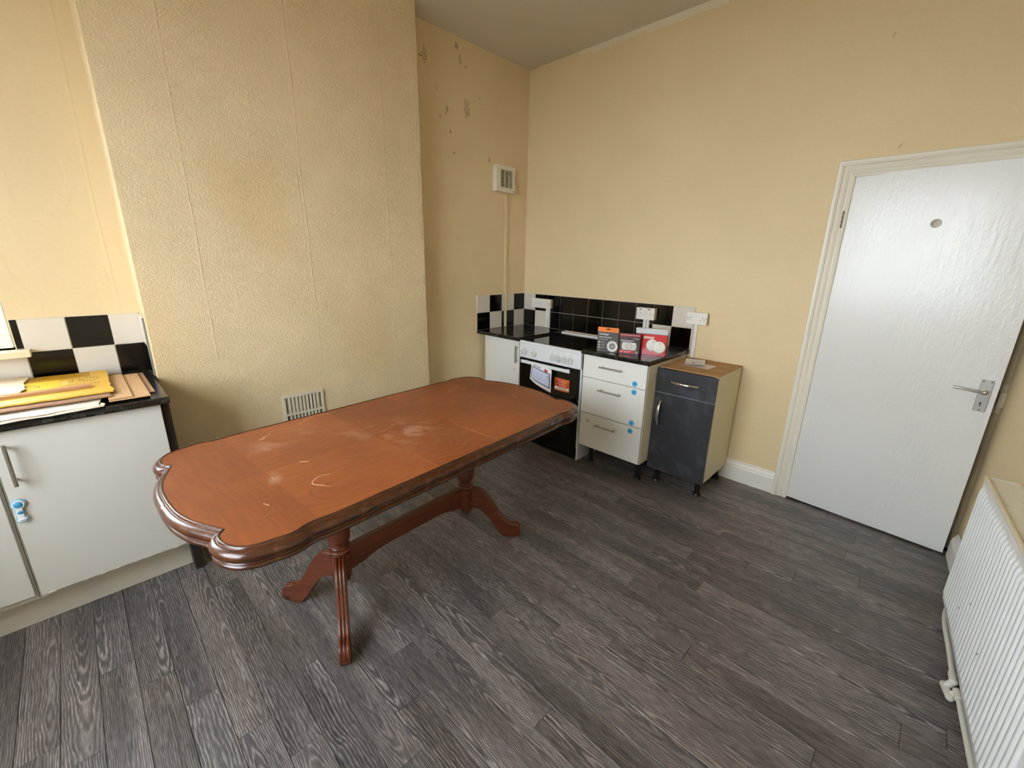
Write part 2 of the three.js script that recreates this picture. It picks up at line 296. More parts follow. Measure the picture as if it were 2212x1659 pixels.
// door
{
  const d = new THREE.Group(); d.name = 'door_1'; scene.add(d); struct(d, 'plain white gloss door standing slightly ajar');
  d.position.set(2.4335, 0.012, 0.004); d.rotation.y = -0.078;
  const s = poly([[0, 0], [0.772, 0], [0.772, 1.962], [0, 1.962]]);
  const hole = new THREE.Path(); hole.absarc(0.386, 1.70, 0.019, 0, PI * 2); s.holes.push(hole);
  const brush = dataTex(512, 1024, (x, y) => { const u = x / 512, v = y / 1024; return 0.5 + 0.55 * (fbm(u * 60, v * 26, 4, 3) - 0.5) + 0.5 * (fbm(u * 9, v * 7, 6, 3) - 0.5) + 0.25 * (fbm(u * 120, v * 160, 8, 2) - .5); }, false);
  mesh('door_leaf', boxUV(ext(s, 0.038, { curveSegments: 24, bevelEnabled: true, bevelSize: 0.0012, bevelThickness: 0.0012, bevelSegments: 2 }).translate(0, 0, -0.04)), std('#dfe0df', 0.33, { bumpMap: place(brush, 0, 0.8, 0, 2), bumpScale: 0.0026, clearcoat: 0.45, clearcoatRoughness: 0.19 }), d);
  const ring = mesh('spyhole_ring', new THREE.TorusGeometry(0.0195, 0.0025, 10, 30), whitePaint, d); ring.position.set(0.386, 1.70, 0);
  mesh('spyhole_plug', cyl(0.0188, 0.004, 24).rotateX(PI / 2).translate(0.386, 1.70, -0.02), std('#cfc9bd', .6), d);
  const plateMat = std('#a9a8a4', 0.42, { metalness: 0.85 });
  const plate = mesh('door_handle', rb(0.708, 0.752, 0.805, 0.965, 0, 0.006, 0.002), plateMat, d);
  mesh('lever', M(cyl(0.012, 0.02, 20).rotateX(PI / 2).translate(0.730, 0.905, 0.015), new THREE.SphereGeometry(0.0125, 18, 12).scale(1, 1, .7).translate(0.730, 0.905, 0.028), tube([[0.730, 0.905, 0.03], [0.70, 0.907, 0.036], [0.66, 0.911, 0.038], [0.618, 0.913, 0.036]], 0.0062, 24, 10)), steel, plate);
  mesh('keyhole', M(cyl(0.0038, 0.002, 14).rotateX(PI / 2).translate(0.728, 0.848, 0.0066), bx(0.7262, 0.7298, 0.832, 0.848, 0.0058, 0.0072)), dark, plate);
  for (const [sx, sy] of [[0.716, 0.957], [0.744, 0.957], [0.730, 0.813]]) mesh('screw', cyl(0.0032, 0.0016, 12).rotateX(PI / 2).translate(sx, sy, 0.0064), std('#4b4946', .5, { metalness: .7 }), plate);
  mesh('hinge', M([0, 1, 2, 3].map((i) => cyl(0.0065, 0.021, 12).translate(-0.003, 1.705 + i * 0.0225, 0.006))), std('#7a6350', .6, { metalness: .5 }), d);
  mesh('hinge', M([0, 1, 2].map((i) => cyl(0.006, 0.026, 12).translate(-0.003, 0.265 + i * 0.028, 0.005))), whitePaint, d);
}
{ // post the door shuts against, with its rim latch keeper
  const post = struct(mesh('trim_3', M(rb(3.188, 3.2505, 0, 1.978, -0.149, -0.035, 0.003)), std('#a89877', .6, { bumpMap: again(fineBump, .3), bumpScale: .0006 })), 'beige-brown door post');  // one even beige-brown, darker than the off-white door lining
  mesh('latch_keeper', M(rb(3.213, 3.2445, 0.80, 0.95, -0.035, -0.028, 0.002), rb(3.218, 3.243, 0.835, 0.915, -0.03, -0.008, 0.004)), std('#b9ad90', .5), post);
}

// ---------------------------------------------------------------- wall tiles, each its own piece
const tileBlack = std('#0b0b0c', 0.1, { specularIntensity: 0.8 }), tileWhite = std('#ddd6cb', 0.16);
const groutMat = std('#d8d0bf', 0.8);
const W = 'W', B = 'B';
{
  const wallB = scene.getObjectByName('wall_back'), wallL = scene.getObjectByName('wall_left'), wallC = scene.getObjectByName('wall_left_window'), chim = scene.getObjectByName('wall_chimney');
  const p = 0.152, y0 = 0.893, g = 0.0012;
  mesh('grout', bx(0.002, 11 * p + 0.003, y0, y0 + 2 * p + 0.004, 0, 0.0052), groutMat, wallB);
  const tg = rb(0, p - 2 * g, 0, p - 2 * g, 0, 0.008, 0.0016, 2);
  const rows = [[B, W, B, B, B, B, B, B, B, W, B], [W, B, B, B, B, B, B, B, B, B, W]];
  rows.forEach((r, j) => r.forEach((c, i) => { const m = mesh('tile', tg, c === W ? tileWhite : tileBlack, wallB); m.position.set(i * p + g, y0 + j * p + g, 0.0008); m.rotation.z = (hash(i, j, 3) - .5) * .006; }));
  mesh('tile_edging', rb(11 * p + .0035, 11 * p + .011, y0, y0 + 2 * p + .004, 0, .010, .002), whitePlastic, wallB);
  const zs = [[.468, .62, W, B], [.316, .468, B, W], [.288, .316, W, B], [.152, .252, W, B], [.009, .152, B, W]];
  mesh('grout', bx(0, 0.0052, y0, y0 + 2 * p + 0.002, 0.009, 0.621), groutMat, wallL);
  for (const [a, b, top, bot] of zs) [bot, top].forEach((c, j) => mesh('tile', rb(0.0008, 0.0085, y0 + j * p + g, y0 + (j + 1) * p - g, a + g, b - g, 0.0016), c === W ? tileWhite : tileBlack, wallL));
  const y1 = 0.905, zl = [[2.904, 3.019, W, B], [3.019, 3.171, B, W], [3.171, 3.323, W, B]];
  mesh('grout', bx(-0.03, -0.0245, y1, y1 + 2 * p, 2.902, 3.346), groutMat, wallC);
  for (const [a, b, top, bot] of zl) [bot, top].forEach((c, j) => mesh('tile', rb(-0.0292, -0.0215, y1 + j * p + g, y1 + (j + 1) * p - g, a + g, b - g, 0.0016), c === W ? tileWhite : tileBlack, wallC));
  mesh('tile', rb(-0.0292, -0.0215, 1.0765, y1 + 2 * p - g, 3.3245, 3.346, 0.0016), tileBlack, wallC);
  mesh('tile', rb(-0.0292, -0.0215, y1 + g, 1.044, 3.3245, 3.475 - g, 0.0016), tileWhite, wallC);
  mesh('tile', rb(-0.0292, -0.0215, y1 + g, 1.044, 3.475 + g, 3.627 - g, 0.0016), tileBlack, wallC);
  // two tiles on the side of the chimney breast
  mesh('tile', rb(-0.02, 0.14, y1 + g, y1 + p - g, 2.9005, 2.9075, 0.0016), tileBlack, chim);
  mesh('tile', rb(-0.02, 0.14, y1 + p + g, y1 + 2 * p - g, 2.9005, 2.9075, 0.0016), tileWhite, chim);
  mesh('tile_edging', rb(0.141, 0.152, y1, y1 + 2 * p - 0.01, 2.9005, 2.909, 0.002), std('#8f9093', .35, { metalness: .4 }), chim);
}

// ---------------------------------------------------------------- dining table
{
  const T = thing('dining_table', 'long reddish-brown wooden dining table with scalloped moulded edge and twin pedestals', 'table', [1.275, 0, 2.166], 0.064);
  const TOP = 0.762;
  // quarter outline of the veneered field: v across, u along; bow, notch, lobe, side
  const bow = [[0, .870], [.09, .866], [.17, .850], [.225, .828], [.262, .812], [.283, .803]];
  const lobe = [[.292, .806], [.306, .819], [.335, .823], [.370, .816], [.402, .797], [.422, .765], [.430, .728], [.438, .700], [.438, .672], [.428, .638], [.428, .605], [.433, .55], [.434, .4], [.434, 0]];
  const smooth = (pts, n) => new THREE.SplineCurve(pts.map((p) => new THREE.Vector2(...p))).getPoints(n).map((p) => [p.x, p.y]);
  const quarter = [...smooth(bow, 18), ...smooth([[.283, .803], [.2875, .8015], [.292, .806]], 3).slice(1, -1), ...smooth(lobe, 44)];
  const out = [...quarter, ...quarter.slice(0, -1).reverse().map(([v, u]) => [v, -u]), ...quarter.slice(1).map(([v, u]) => [-v, -u]), ...quarter.slice(1, -1).reverse().map(([v, u]) => [-v, u])];
  // remove doubled points
  const ring = out.filter((p, i) => { const q = out[(i + 1) % out.length]; return Math.hypot(p[0] - q[0], p[1] - q[1]) > 1e-4; });
  const clip = (pts, keep) => { const r = []; for (let i = 0; i < pts.length; i++) { const a = pts[i], b = pts[(i + 1) % pts.length], ka = keep(a), kb = keep(b); if (ka >= 0) r.push(a); if ((ka >= 0) !== (kb >= 0)) { const t = ka / (ka - kb); r.push([a[0] + (b[0] - a[0]) * t, a[1] + (b[1] - a[1]) * t]); } } return r; };
  // veneer: grain runs across the end panels and along the middle ones, book matched
  const VW = 1024, VH = 2048;
  const dusty = [[-.2, .52, .13, .09, .55], [.075, .60, .07, .045, .9], [.06, .05, .24, .2, .7], [-.25, .35, .12, .16, .4], [.15, -.1, .25, .12, .35], [-.1, .2, .2, .1, .4], [-.05, -.45, .3, .25, .25]];
  const cols = new Uint8ClampedArray(VW * VH * 4);
  for (let py = 0; py < VH; py++) for (let px = 0; px < VW; px++) {
    const v = (px / VW - .5) * 0.96, u = (0.5 - py / VH) * 1.84; // canvas: top row is +u
    const end = u > .6 || u < -.62, seg = u > .6 ? 1 : u > .15 ? 2 : u > -.175 ? 3 : u > -.62 ? 4 : 5, half = v > 0.02 ? 1 : 0, sd = seg * 50 + half * 13;
    const a = Math.abs(v - .02), along = u - (seg === 2 ? .42 : seg === 3 ? 0 : seg === 4 ? -.4 : seg === 1 ? .73 : -.75);
    const wob = fbm(u * 7 + sd, v * 7, sd, 3) - .5;
    const fx = end ? a * 30 : along * 26, fy = end ? along * 60 : a * 60;
    const fib = fbm(end ? v * 14 : v * 110, end ? u * 110 : u * 14, sd + 4, 3);
    const ringv = Math.sqrt(Math.pow((a - .26) * 1.6, 2) + Math.pow(along * .55, 2) + .0015) * 24 + wob * 5.2;
    const line = Math.pow(.5 + .5 * Math.sin(ringv * 2 * PI * .8), 3);
    const cloud = fbm(u * 3.1 + 9, v * 3.1, 200, 3) - .5;
    let t = -(end ? .06 : .13) * line * sstep(.38, .62, fbm(u * 4, v * 4, sd + 7, 2)) + (fib - .5) * .22 + cloud * .34 + (seg === 2 || seg === 4 ? .07 : seg === 3 ? .01 : -.04) + (half ? .03 : -.03);
    let c = [142 * (1 + t * .66), 76 * (1 + t * .84), 39 * (1 + t * .92)];
    for (const [dv, du, rv, ru, k] of dusty) { const d = Math.hypot((v - dv) / rv, (u - du) / ru); if (d < 1) { const sp = sstep(.40, .68, fbm(v * 26 + u * 9, u * 20 - v * 8, 300, 4)) * (1 - d) * k; c = mix3(c, [190, 158, 142], clamp(sp * .9)); } }
    const speck = vn(u * 420, v * 420, 411); if (speck > .985 && vn(u * 9, v * 9, 5) > .55) c = mix3(c, [225, 190, 160], .7);
    const k = (py * VW + px) * 4; cols[k] = c[0]; cols[k + 1] = c[1]; cols[k + 2] = c[2]; cols[k + 3] = 255;
  }
  const topTex = canvasTex(VW, VH, (x) => {
    const im = x.createImageData(VW, VH); im.data.set(cols); x.putImageData(im, 0, 0);
    const X = (v) => (v / .96 + .5) * VW, Y = (u) => (.5 - u / 1.84) * VH;
    const stroke = (pts, w, al, col = '236,206,182') => { x.strokeStyle = `rgba(${col},${al})`; x.lineWidth = w; x.lineCap = 'round'; x.beginPath(); pts.forEach(([v, u], i) => i ? x.lineTo(X(v), Y(u)) : x.moveTo(X(v), Y(u))); x.stroke(); };
    const sm = (pts) => smooth(pts, 30);
    stroke(sm([[-.358, .317], [-.40, .26], [-.418, .218], [-.41, .18], [-.384, .15]]), 4, .55);
    stroke(sm([[-.294, .493], [-.335, .455], [-.357, .439], [-.365, .40], [-.342, .349]]), 4, .45); stroke([[-.30, .5], [-.32, .48]], 16, .35);
    stroke(sm([[.255, .50], [.218, .522], [.19, .50], [.182, .479], [.193, .45]]), 4.5, .6); stroke(sm([[.218, .522], [.25, .505], [.278, .489]]), 4, .45);
    stroke([[.021, .477], [.041, .458]], 7, .75); stroke([[.227, .678], [.249, .672]], 5, .6); stroke([[-.168, .277], [-.114, .235]], 3, .35); stroke([[-.05, .12], [.04, .06]], 3, .3);
    stroke(sm([[.1, .35], [.15, .25], [.16, .18]]), 2.5, .28); stroke([[.06, -.70], [.09, -.69]], 22, .22); stroke([[-.31, -.60], [-.29, -.585]], 20, .25); stroke([[-.28, -.52], [-.24, -.5]], 16, .2);
    stroke([[.05, -.30], [.12, -.02], [.10, .05]], 5, .35, '70,34,20'); stroke([[.0, .06], [.10, .02], [.17, -.1]], 5, .3, '70,34,20');
    stroke([[.16, -.1755], [.44, -.1755]], 4, .4); stroke([[.28, .1495], [.44, .1495]], 3, .25); stroke([[-.35, .1495], [.0, .1495]], 3, .15);
    const R = rng(31); for (let i = 0; i < 70; i++) { const v = (R() - .5) * .8, u = (R() - .5) * 1.5, a = R() * 6.3, l = .008 + R() * .05; stroke([[v, u], [v + Math.cos(a) * l, u + Math.sin(a) * l]], 1 + R() * 1.6, .1 + R() * .22); }
  });
  place(topTex, -.48, .48, -.92, .92); topTex.wrapS = topTex.wrapT = THREE.ClampToEdgeWrapping;
  const topMat = std('#ffffff', 0.36, { map: topTex, clearcoat: 0.12, clearcoatRoughness: 0.38, specularIntensity: 0.7 });
  for (const [a, b] of [[.1508, 2], [-.1742, .1492], [-2, -.1758]]) {
    const s = clip(clip(ring, (q) => q[1] - a), (q) => b - q[1]);
    const g = ext(poly(s.map(([v, u]) => [v, -u])), 0.03).rotateX(-PI / 2).translate(0, TOP - 0.03, 0); // shape y -> -z
    const p = g.attributes.position, uv = g.attributes.uv; for (let i = 0; i < p.count; i++) uv.setXY(i, p.getX(i), p.getZ(i));
    mesh('top_panel', g, topMat, T);
  }
  const woodTex = dataTex(512, 512, (x, y) => { const n = fbm(x / 90, y / 9, 17, 4), k = fbm(x / 200, y / 40, 3, 3), t = (n - .5) * .5 + (k - .5) * .5; return [96 * (1 + t * .7), 45 * (1 + t * .9), 23 * (1 + t)]; });
  const wood = std('#ffffff', 0.3, { map: rep(woodTex, .5), clearcoat: .25, clearcoatRoughness: .25 });
  const edgeTex = dataTex(256, 256, (x, y) => { const t = (fbm(x / 40, y / 12, 8, 4) - .5); return [74 * (1 + t * .8), 38 * (1 + t), 21 * (1 + t)]; });
  const edgeMat = std('#ffffff', 0.26, { map: rep(edgeTex, .25), clearcoat: .35, clearcoatRoughness: .2 });
  // moulded edge swept round the outline
  {
    const prof = [[-.004, .758], [0, .7635], [.0035, .7645], [.007, .7625], [.0085, .758], [.0095, .756], [.0125, .757], [.019, .7545], [.025, .749], [.0285, .742], [.029, .735], [.0265, .728], [.021, .723], [.017, .721], [.016, .7185], [.020, .7165], [.0245, .7130], [.0255, .708], [.0235, .704], [.018, .7015], [.005, .701], [-.03, .701], [-.03, .725]];
    const n = ring.length, nor = ring.map((p, i) => { const a = ring[(i - 1 + n) % n], b = ring[(i + 1) % n]; const e1 = [p[0] - a[0], p[1] - a[1]], e2 = [b[0] - p[0], b[1] - p[1]]; const l1 = Math.hypot(...e1), l2 = Math.hypot(...e2); let nx = -(e1[1] / l1 + e2[1] / l2), ny = (e1[0] / l1 + e2[0] / l2); const l = Math.hypot(nx, ny); nx /= l; ny /= l; const c = Math.max(.72, (nx * -e1[1] + ny * e1[0]) / l1); return [nx / c, ny / c]; });
    const area = ring.reduce((s, p, i) => { const q = ring[(i + 1) % n]; return s + p[0] * q[1] - q[0] * p[1]; }, 0), sg = area > 0 ? -1 : 1;
    const pos = [], uv = [], idx = []; let len = 0;
    for (let i = 0; i <= n; i++) { const p = ring[i % n], q = nor[i % n]; if (i) { const b = ring[i - 1]; len += Math.hypot(p[0] - b[0], p[1] - b[1]); } prof.forEach(([a, y], k) => { pos.push(p[0] + q[0] * sg * a, y, p[1] + q[1] * sg * a); uv.push(len, k * .006); }); }
    const m = prof.length; for (let i = 0; i < n; i++) for (let k = 0; k < m - 1; k++) { const a = i * m + k, b = a + 1, c = a + m, d = c + 1; idx.push(a, b, c, b, d, c); }
    const g = new THREE.BufferGeometry(); g.setAttribute('position', new THREE.Float32BufferAttribute(pos, 3)); g.setAttribute('uv', new THREE.Float32BufferAttribute(uv, 2)); g.setIndex(idx); g.computeVertexNormals();
    const e = mesh('edge_moulding', g, edgeMat, T); edgeMat.side = THREE.DoubleSide; e.userData.label = 'dark moulded edge';
  }
  mesh('apron', M(rb(-.30, .30, .64, .70, -.62, -.59), rb(-.30, .30, .64, .70, .59, .62), rb(-.30, -.27, .64, .70, -.6, .6), rb(.27, .30, .64, .70, -.6, .6), bx(-.30, .30, .70, .732, -.6, .6)), edgeMat, T);
  // pedestals
  const col = [[.0, .150], [.020, .151], [.031, .158], [.036, .170], [.0385, .185], [.0395, .20], [.0395, .288], [.037, .293], [.034, .296], [.036, .300], [.043, .305], [.044, .311], [.041, .316], [.036, .318], [.036, .322], [.041, .325], [.042, .331], [.038, .336], [.033, .339], [.034, .342], [.042, .352], [.047, .368], [.0485, .392], [.047, .425], [.042, .47], [.034, .51], [.027, .545], [.026, .57], [.034, .58], [.036, .59], [.034, .60], [.044, .615], [.055, .64], [.058, .66], [0, .66]];
  const column = new THREE.LatheGeometry(smooth(col, 110).map(([r, y]) => new THREE.Vector2(Math.max(0, r), y)), 28);
  // leg: side silhouette in (reach, height)
  const upper = smooth([[.02, .287], [.045, .290], [.075, .284], [.105, .262], [.135, .222], [.165, .172], [.195, .125], [.225, .092], [.25, .077], [.272, .076], [.288, .072]], 40);
  const lower = smooth([[.305, .018], [.29, .006], [.27, .001], [.235, .0], [.215, .004], [.19, .030], [.165, .066], [.14, .105], [.11, .145], [.08, .172], [.05, .180], [.02, .180]], 40);
  const side = poly([...upper, ...smooth([[.288, .072], [.300, .058], [.306, .038], [.305, .018]], 8).slice(1, -1), ...lower]);
  const legGeo = () => {
    const body = ext(side, .036, { bevelEnabled: true, bevelSize: .002, bevelThickness: .003, bevelSegments: 2 }).translate(0, 0, -.018);
    const reeds = [-.0135, 0, .0135].map((o) => tube([...upper.filter((_, i) => i % 3 === 0), [.300, .056], [.304, .036]].map(([r, y]) => [r, y + .0005, o]), .0062, 60, 8));
    const cuff = rb(.262, .300, .002, .030, -.021, .021, .004);
    return boxUV(M(body, reeds, cuff));
  };
  const lg = legGeo();
  for (const s of [1, -1]) {
    const pz = s > 0 ? .362 : -.368;
    const c = mesh('pedestal', column, wood, T); c.position.set(0.012, 0, pz);
    for (const k of [1, -1]) { const l = mesh('leg', lg, wood, T), ang = s > 0 ? 29 : 40; l.position.set(0.012, 0, pz); l.rotation.y = -s * (k > 0 ? ang : 180 - ang) * PI / 180; }
    for (const sy of [.235, .27]) { const pl = mesh('screw_plug', cyl(.005, .004, 12).rotateZ(PI / 2), edgeMat, T); pl.position.set(0.0515, sy, pz); }
  }
  { // stretcher with shaped lower edge and a bead along the top
    const L = .335, s = poly([[-L, .300], [L, .300], [L, .192], [L - .03, .192], [L - .045, .198], [L - .075, .198], [L - .095, .207], [L - .14, .218], [L - .20, .221], [-L + .20, .221], [-L + .14, .218], [-L + .095, .207], [-L + .075, .198], [-L + .045, .198], [-L + .03, .192], [-L, .192]]);
    const g = M(boxUV(ext(s, .022, { bevelEnabled: true, bevelSize: .0015, bevelThickness: .0015, bevelSegments: 1 }).translate(0, 0, -.011).rotateY(PI / 2)), rb(-.018, .018, .298, .309, -L, L, .004), rb(-.0155, .0155, .289, .296, -L, L, .003));
    const st = mesh('stretcher', g, wood, T); st.position.set(0.012, 0, -.003);
  }
}

// ---------------------------------------------------------------- kitchen units along the back wall
const barHandle = (L, out = .03, r = .0055) => M(rod([-L / 2, 0, out], [L / 2, 0, out], r), rod([-L / 2 + .018, 0, 0], [-L / 2 + .018, 0, out], r * .8), rod([L / 2 - .018, 0, 0], [L / 2 - .018, 0, out], r * .8)); // along x, out of the face
const foot = (x, z, h) => M(cyl(.017, h - .012, 16).translate(x, (h + .012) / 2, z), cyl(.028, .012, 18, .022).translate(x, .006, z), cyl(.024, .014, 16).translate(x, h - .007, z));

{ // corner cupboard
  const c = thing('corner_cupboard', 'white corner base cupboard between the flaking alcove wall and the cooker', 'cupboard');
  mesh('body', bx(.05, .5, .15, .862, .03, .565), creamLaminate, c);
  mesh('plinth', bx(.06, .5, 0, .15, .45, .52), std('#cfc9b8', .6), c);
  // door front curving back at its free edge
  const pts = [[.498, .583], [.2, .583], [.13, .580], [.085, .572], [.055, .558], [.037, .538], [.037, .52], [.055, .54], [.09, .554], [.14, .562], [.2, .565], [.498, .565]];
  const d = mesh('door', boxUV(ext(poly(pts.map(([x, z]) => [x, -z])), .70).rotateX(-PI / 2).translate(0, .155, 0)), whiteLaminate, c);
  const h = mesh('handle', barHandle(.15, .028).rotateZ(PI / 2), steel, d); h.position.set(.478, .745, .583);
  mesh('sticker', rb(.435, .455, .600, .618, .583, .5845, .0005), std('#cfcfd0', .5), d);
}
const wtop = (x0, x1) => { // laminated board, rounded front edge
  const s = poly([[0.001, .862], [.614, .862], [.618, .864], [.6205, .869], [.6205, .886], [.6185, .891], [.614, .893], [.001, .893]]);
  return boxUV(ext(s, x1 - x0).applyMatrix4(new THREE.Matrix4().set(0, 0, -1, x1, 0, 1, 0, 0, 1, 0, 0, 0, 0, 0, 0, 1)));
};
tag(mesh('worktop', wtop(.001, .517), granite), 'black granite-effect worktop in the corner beside the cooker', 'worktop');
tag(mesh('worktop', wtop(1.150, 1.676), granite), 'black granite-effect worktop on the three-drawer unit', 'worktop');

{ // cooker
  const k = thing('cooker', 'white and black electric cooker with ceramic hob and two oven doors', 'cooker');
  const enamel = std('#e6ebf0', .22, { clearcoat: .5, clearcoatRoughness: .1 }), blackGlass = std('#050506', .07), blackEnamel = std('#0a0a0b', .25);
  const x0 = .523, x1 = 1.142;
  mesh('body', M(rb(x0, x0 + .012, .0, .858, .03, .585), rb(x1 - .012, x1, .0, .858, .03, .585), bx(x0 + .012, x1 - .012, .09, .858, .03, .572)), enamel, k);
  mesh('plinth', bx(x0 + .012, x1 - .012, .003, .092, .5, .581), blackEnamel, k);
  mesh('hob_frame', M(rb(x0, x1, .852, .874, .05, .608, .006, 3), rb(x0, x1, .852, .888, .012, .06, .004)), enamel, k);
  mesh('hob_glass', rb(x0 + .014, x1 - .014, .8735, .8765, .066, .588, .0014), blackGlass, k);
  mesh('control_panel', rb(x0, x1, .735, .853, .5, .607, .005, 3), enamel, k);
  const knobG = M(cyl(.0265, .006, 32).rotateX(PI / 2).translate(0, 0, .003), cyl(.0205, .016, 32, .0185).rotateX(PI / 2).translate(0, 0, .012), rb(-.0055, .0055, -.019, .019, .016, .030, .002));
  [[.577], [.686], [.875], [.932], [.989], [1.046]].forEach(([x]) => { const m = mesh('knob', knobG, std('#dfe2e4', .3), k); m.position.set(x, .785, .606); const rg = mesh('bezel', new THREE.TorusGeometry(.0262, .0018, 8, 36), std('#8d949a', .4), m); rg.position.z = .004; mesh('grip_line', bx(-.0008, .0008, -.017, .017, .0298, .0306), std('#6d747a', .5), m); });
  for (const x of [.577, .686, .875, .932, .989, 1.046]) mesh('dial_mark', cyl(.0028, .001, 10).rotateX(PI / 2).translate(x, .828, .6072), std('#7c858c', .5), k);
  const d1 = mesh('upper_oven_door', M(rb(x0 + .004, x1 - .022, .482, .730, .575, .604, .004)), blackGlass, k);
  mesh('oven_window', rb(.60, 1.06, .535, .672, .6035, .6048, .0005), std('#0d100c', .05), d1);
  const h1 = mesh('handle', M(rb(.566, 1.064, .6975, .724, .624, .637, .005, 3), rb(.59, .612, .702, .720, .60, .63), rb(1.018, 1.04, .702, .720, .60, .63)), enamel, d1);
  const d2 = mesh('lower_oven_door', M(rb(x0 + .004, x1 - .022, .095, .476, .575, .603, .004)), blackGlass, k);
  mesh('oven_window', rb(.60, 1.06, .15, .36, .6025, .604, .0005), std('#0d100c', .05), d2);
  mesh('handle', M(rb(.566, 1.064, .440, .458, .622, .634, .004), rb(.59, .612, .442, .456, .60, .628), rb(1.018, 1.04, .442, .456, .60, .628)), blackEnamel, d2);
  for (const y of [.20, .245, .29, .335]) mesh('rack_line', bx(.62, 1.04, y, y + .003, .6035, .6046), std('#2b2b2c', .3, { metalness: .6 }), d2);
  const st = canvasTex(256, 200, (x, w, h) => {
    x.fillStyle = '#d8541a'; x.fillRect(0, 0, w, h); x.fillStyle = '#b6300f'; x.fillRect(20, 25, 95, 105);
    x.fillStyle = '#f6c3ae'; x.font = 'bold 17px sans-serif'; x.textAlign = 'center';
    for (const [y, a, b] of [[30, 45, 240], [52, 60, 200], [70, 70, 190], [96, 50, 170], [114, 80, 215]]) for (let i = a; i < b; i += 17) x.fillRect(i, y - 8, 11, 11);
    x.fillStyle = '#f4ece6'; x.fillRect(0, 138, w, 36); x.fillStyle = '#241c1c'; x.font = 'bold 25px sans-serif'; x.fillText('IMPORTANT', w / 2, 165);
    x.fillStyle = '#e8a284'; x.fillRect(10, 182, w - 20, 8);
  });
  place(st, 0, .142, 0, .10);
  mesh('orange_sticker', rb(0, .142, 0, .10, 0, .001, .0004).translate(.906, .536, .6045), std('#ffffff', .5, { map: st }), d1);
  mesh('maker_badge', bx(.79, .86, .497, .503, .6038, .6046), std('#3b3b3d', .3, { metalness: .5 }), d1);
}
{ // sold ticket hung over the oven handle, curling outwards
  const tx = canvasTex(256, 256, (x, w, h) => {
    x.fillStyle = '#eef0f6'; x.fillRect(0, 0, w, h); x.strokeStyle = '#1b2350'; x.lineWidth = 9; x.strokeRect(18, 58, w - 36, h - 100);
    x.fillStyle = '#d4daf4'; x.fillRect(24, 64, w - 48, h - 112);
    x.fillStyle = '#20264e'; x.font = 'bold 36px sans-serif'; x.fillText('SOLD!', 26, 44);
    x.fillStyle = '#c65a5a'; x.fillRect(170, 20, 38, 34); x.font = 'bold 26px sans-serif'; x.fillStyle = '#2c3358'; x.save(); x.translate(200, 92); x.rotate(.9); x.fillText('SOLD', 0, 0); x.restore();
    x.strokeStyle = '#7d88b8'; x.lineWidth = 3; for (const y of [98, 122, 146, 170]) { x.beginPath(); x.moveTo(40, y); x.lineTo(150, y); x.stroke(); }
  });
  const g = new THREE.PlaneGeometry(.20, .155, 16, 12), p = g.attributes.position;
  for (let i = 0; i < p.count; i++) { const x = p.getX(i), y = p.getY(i), a = (x + .1) / .2, b = (.0775 - y) / .155; p.setXYZ(i, x, y - a * .030 - a * b * .03 + (1 - a) * b * .022, .012 * Math.sin(a * 3.1) * b + .02 * b * (1 - a) + .006 * Math.sin(a * 5) + .004); }
  g.computeVertexNormals();
  const m = tag(mesh('paper_ticket', g, std('#ffffff', .7, { map: tx, side: THREE.DoubleSide })), 'curled white sold ticket with navy border hanging from the oven handle', 'ticket'); m.position.set(.797, .648, .640);
}
{ // three drawer unit
  const k = thing('drawer_unit', 'white three-drawer base unit with bar handles on black plastic feet', 'drawer unit');
  mesh('carcass', M(bx(1.158, 1.176, .15, .862, .03, .578), bx(1.644, 1.662, .15, .862, .03, .578), bx(1.176, 1.644, .15, .168, .03, .578), bx(1.176, 1.644, .168, .862, .03, .042), bx(1.176, 1.644, .844, .862, .042, .578)), creamLaminate, k);
  for (const [a, b, hy, hx] of [[.696, .860, .793, 1.40], [.422, .692, .622, 1.40], [.156, .418, .352, 1.39]]) {
    const d = mesh('drawer', rb(1.160, 1.660, a, b, .580, .599, .0025), whiteLaminate, k);
    const h = mesh('handle', barHandle(.175, .03), steel, d); h.position.set(hx, hy, .599);
  }
  const blue = std('#2f9fd0', .4), pale = std('#7cc4e6', .5);
  for (const [x, y] of [[1.581, .722], [1.581, .665], [1.584, .446], [1.580, .386]]) { const b = mesh('blue_lock_disc', cyl(.0195, .004, 28).rotateX(PI / 2).translate(x, y, .601), pale, k); mesh('button', M(cyl(.013, .003, 24).rotateX(PI / 2).translate(x, y, .604), rb(x - .006, x + .006, y - .002, y + .002, .604, .608, .001)), blue, b); }
  mesh('sticker_residue', rb(1.214, 1.240, .352, .370, .5988, .6, .0004), std('#c9c3b6', .6), k);
  for (const [x, z] of [[1.215, .5], [1.62, .5], [1.215, .09], [1.62, .09]]) mesh('foot', foot(x, z, .15), blackPlastic, k);
}
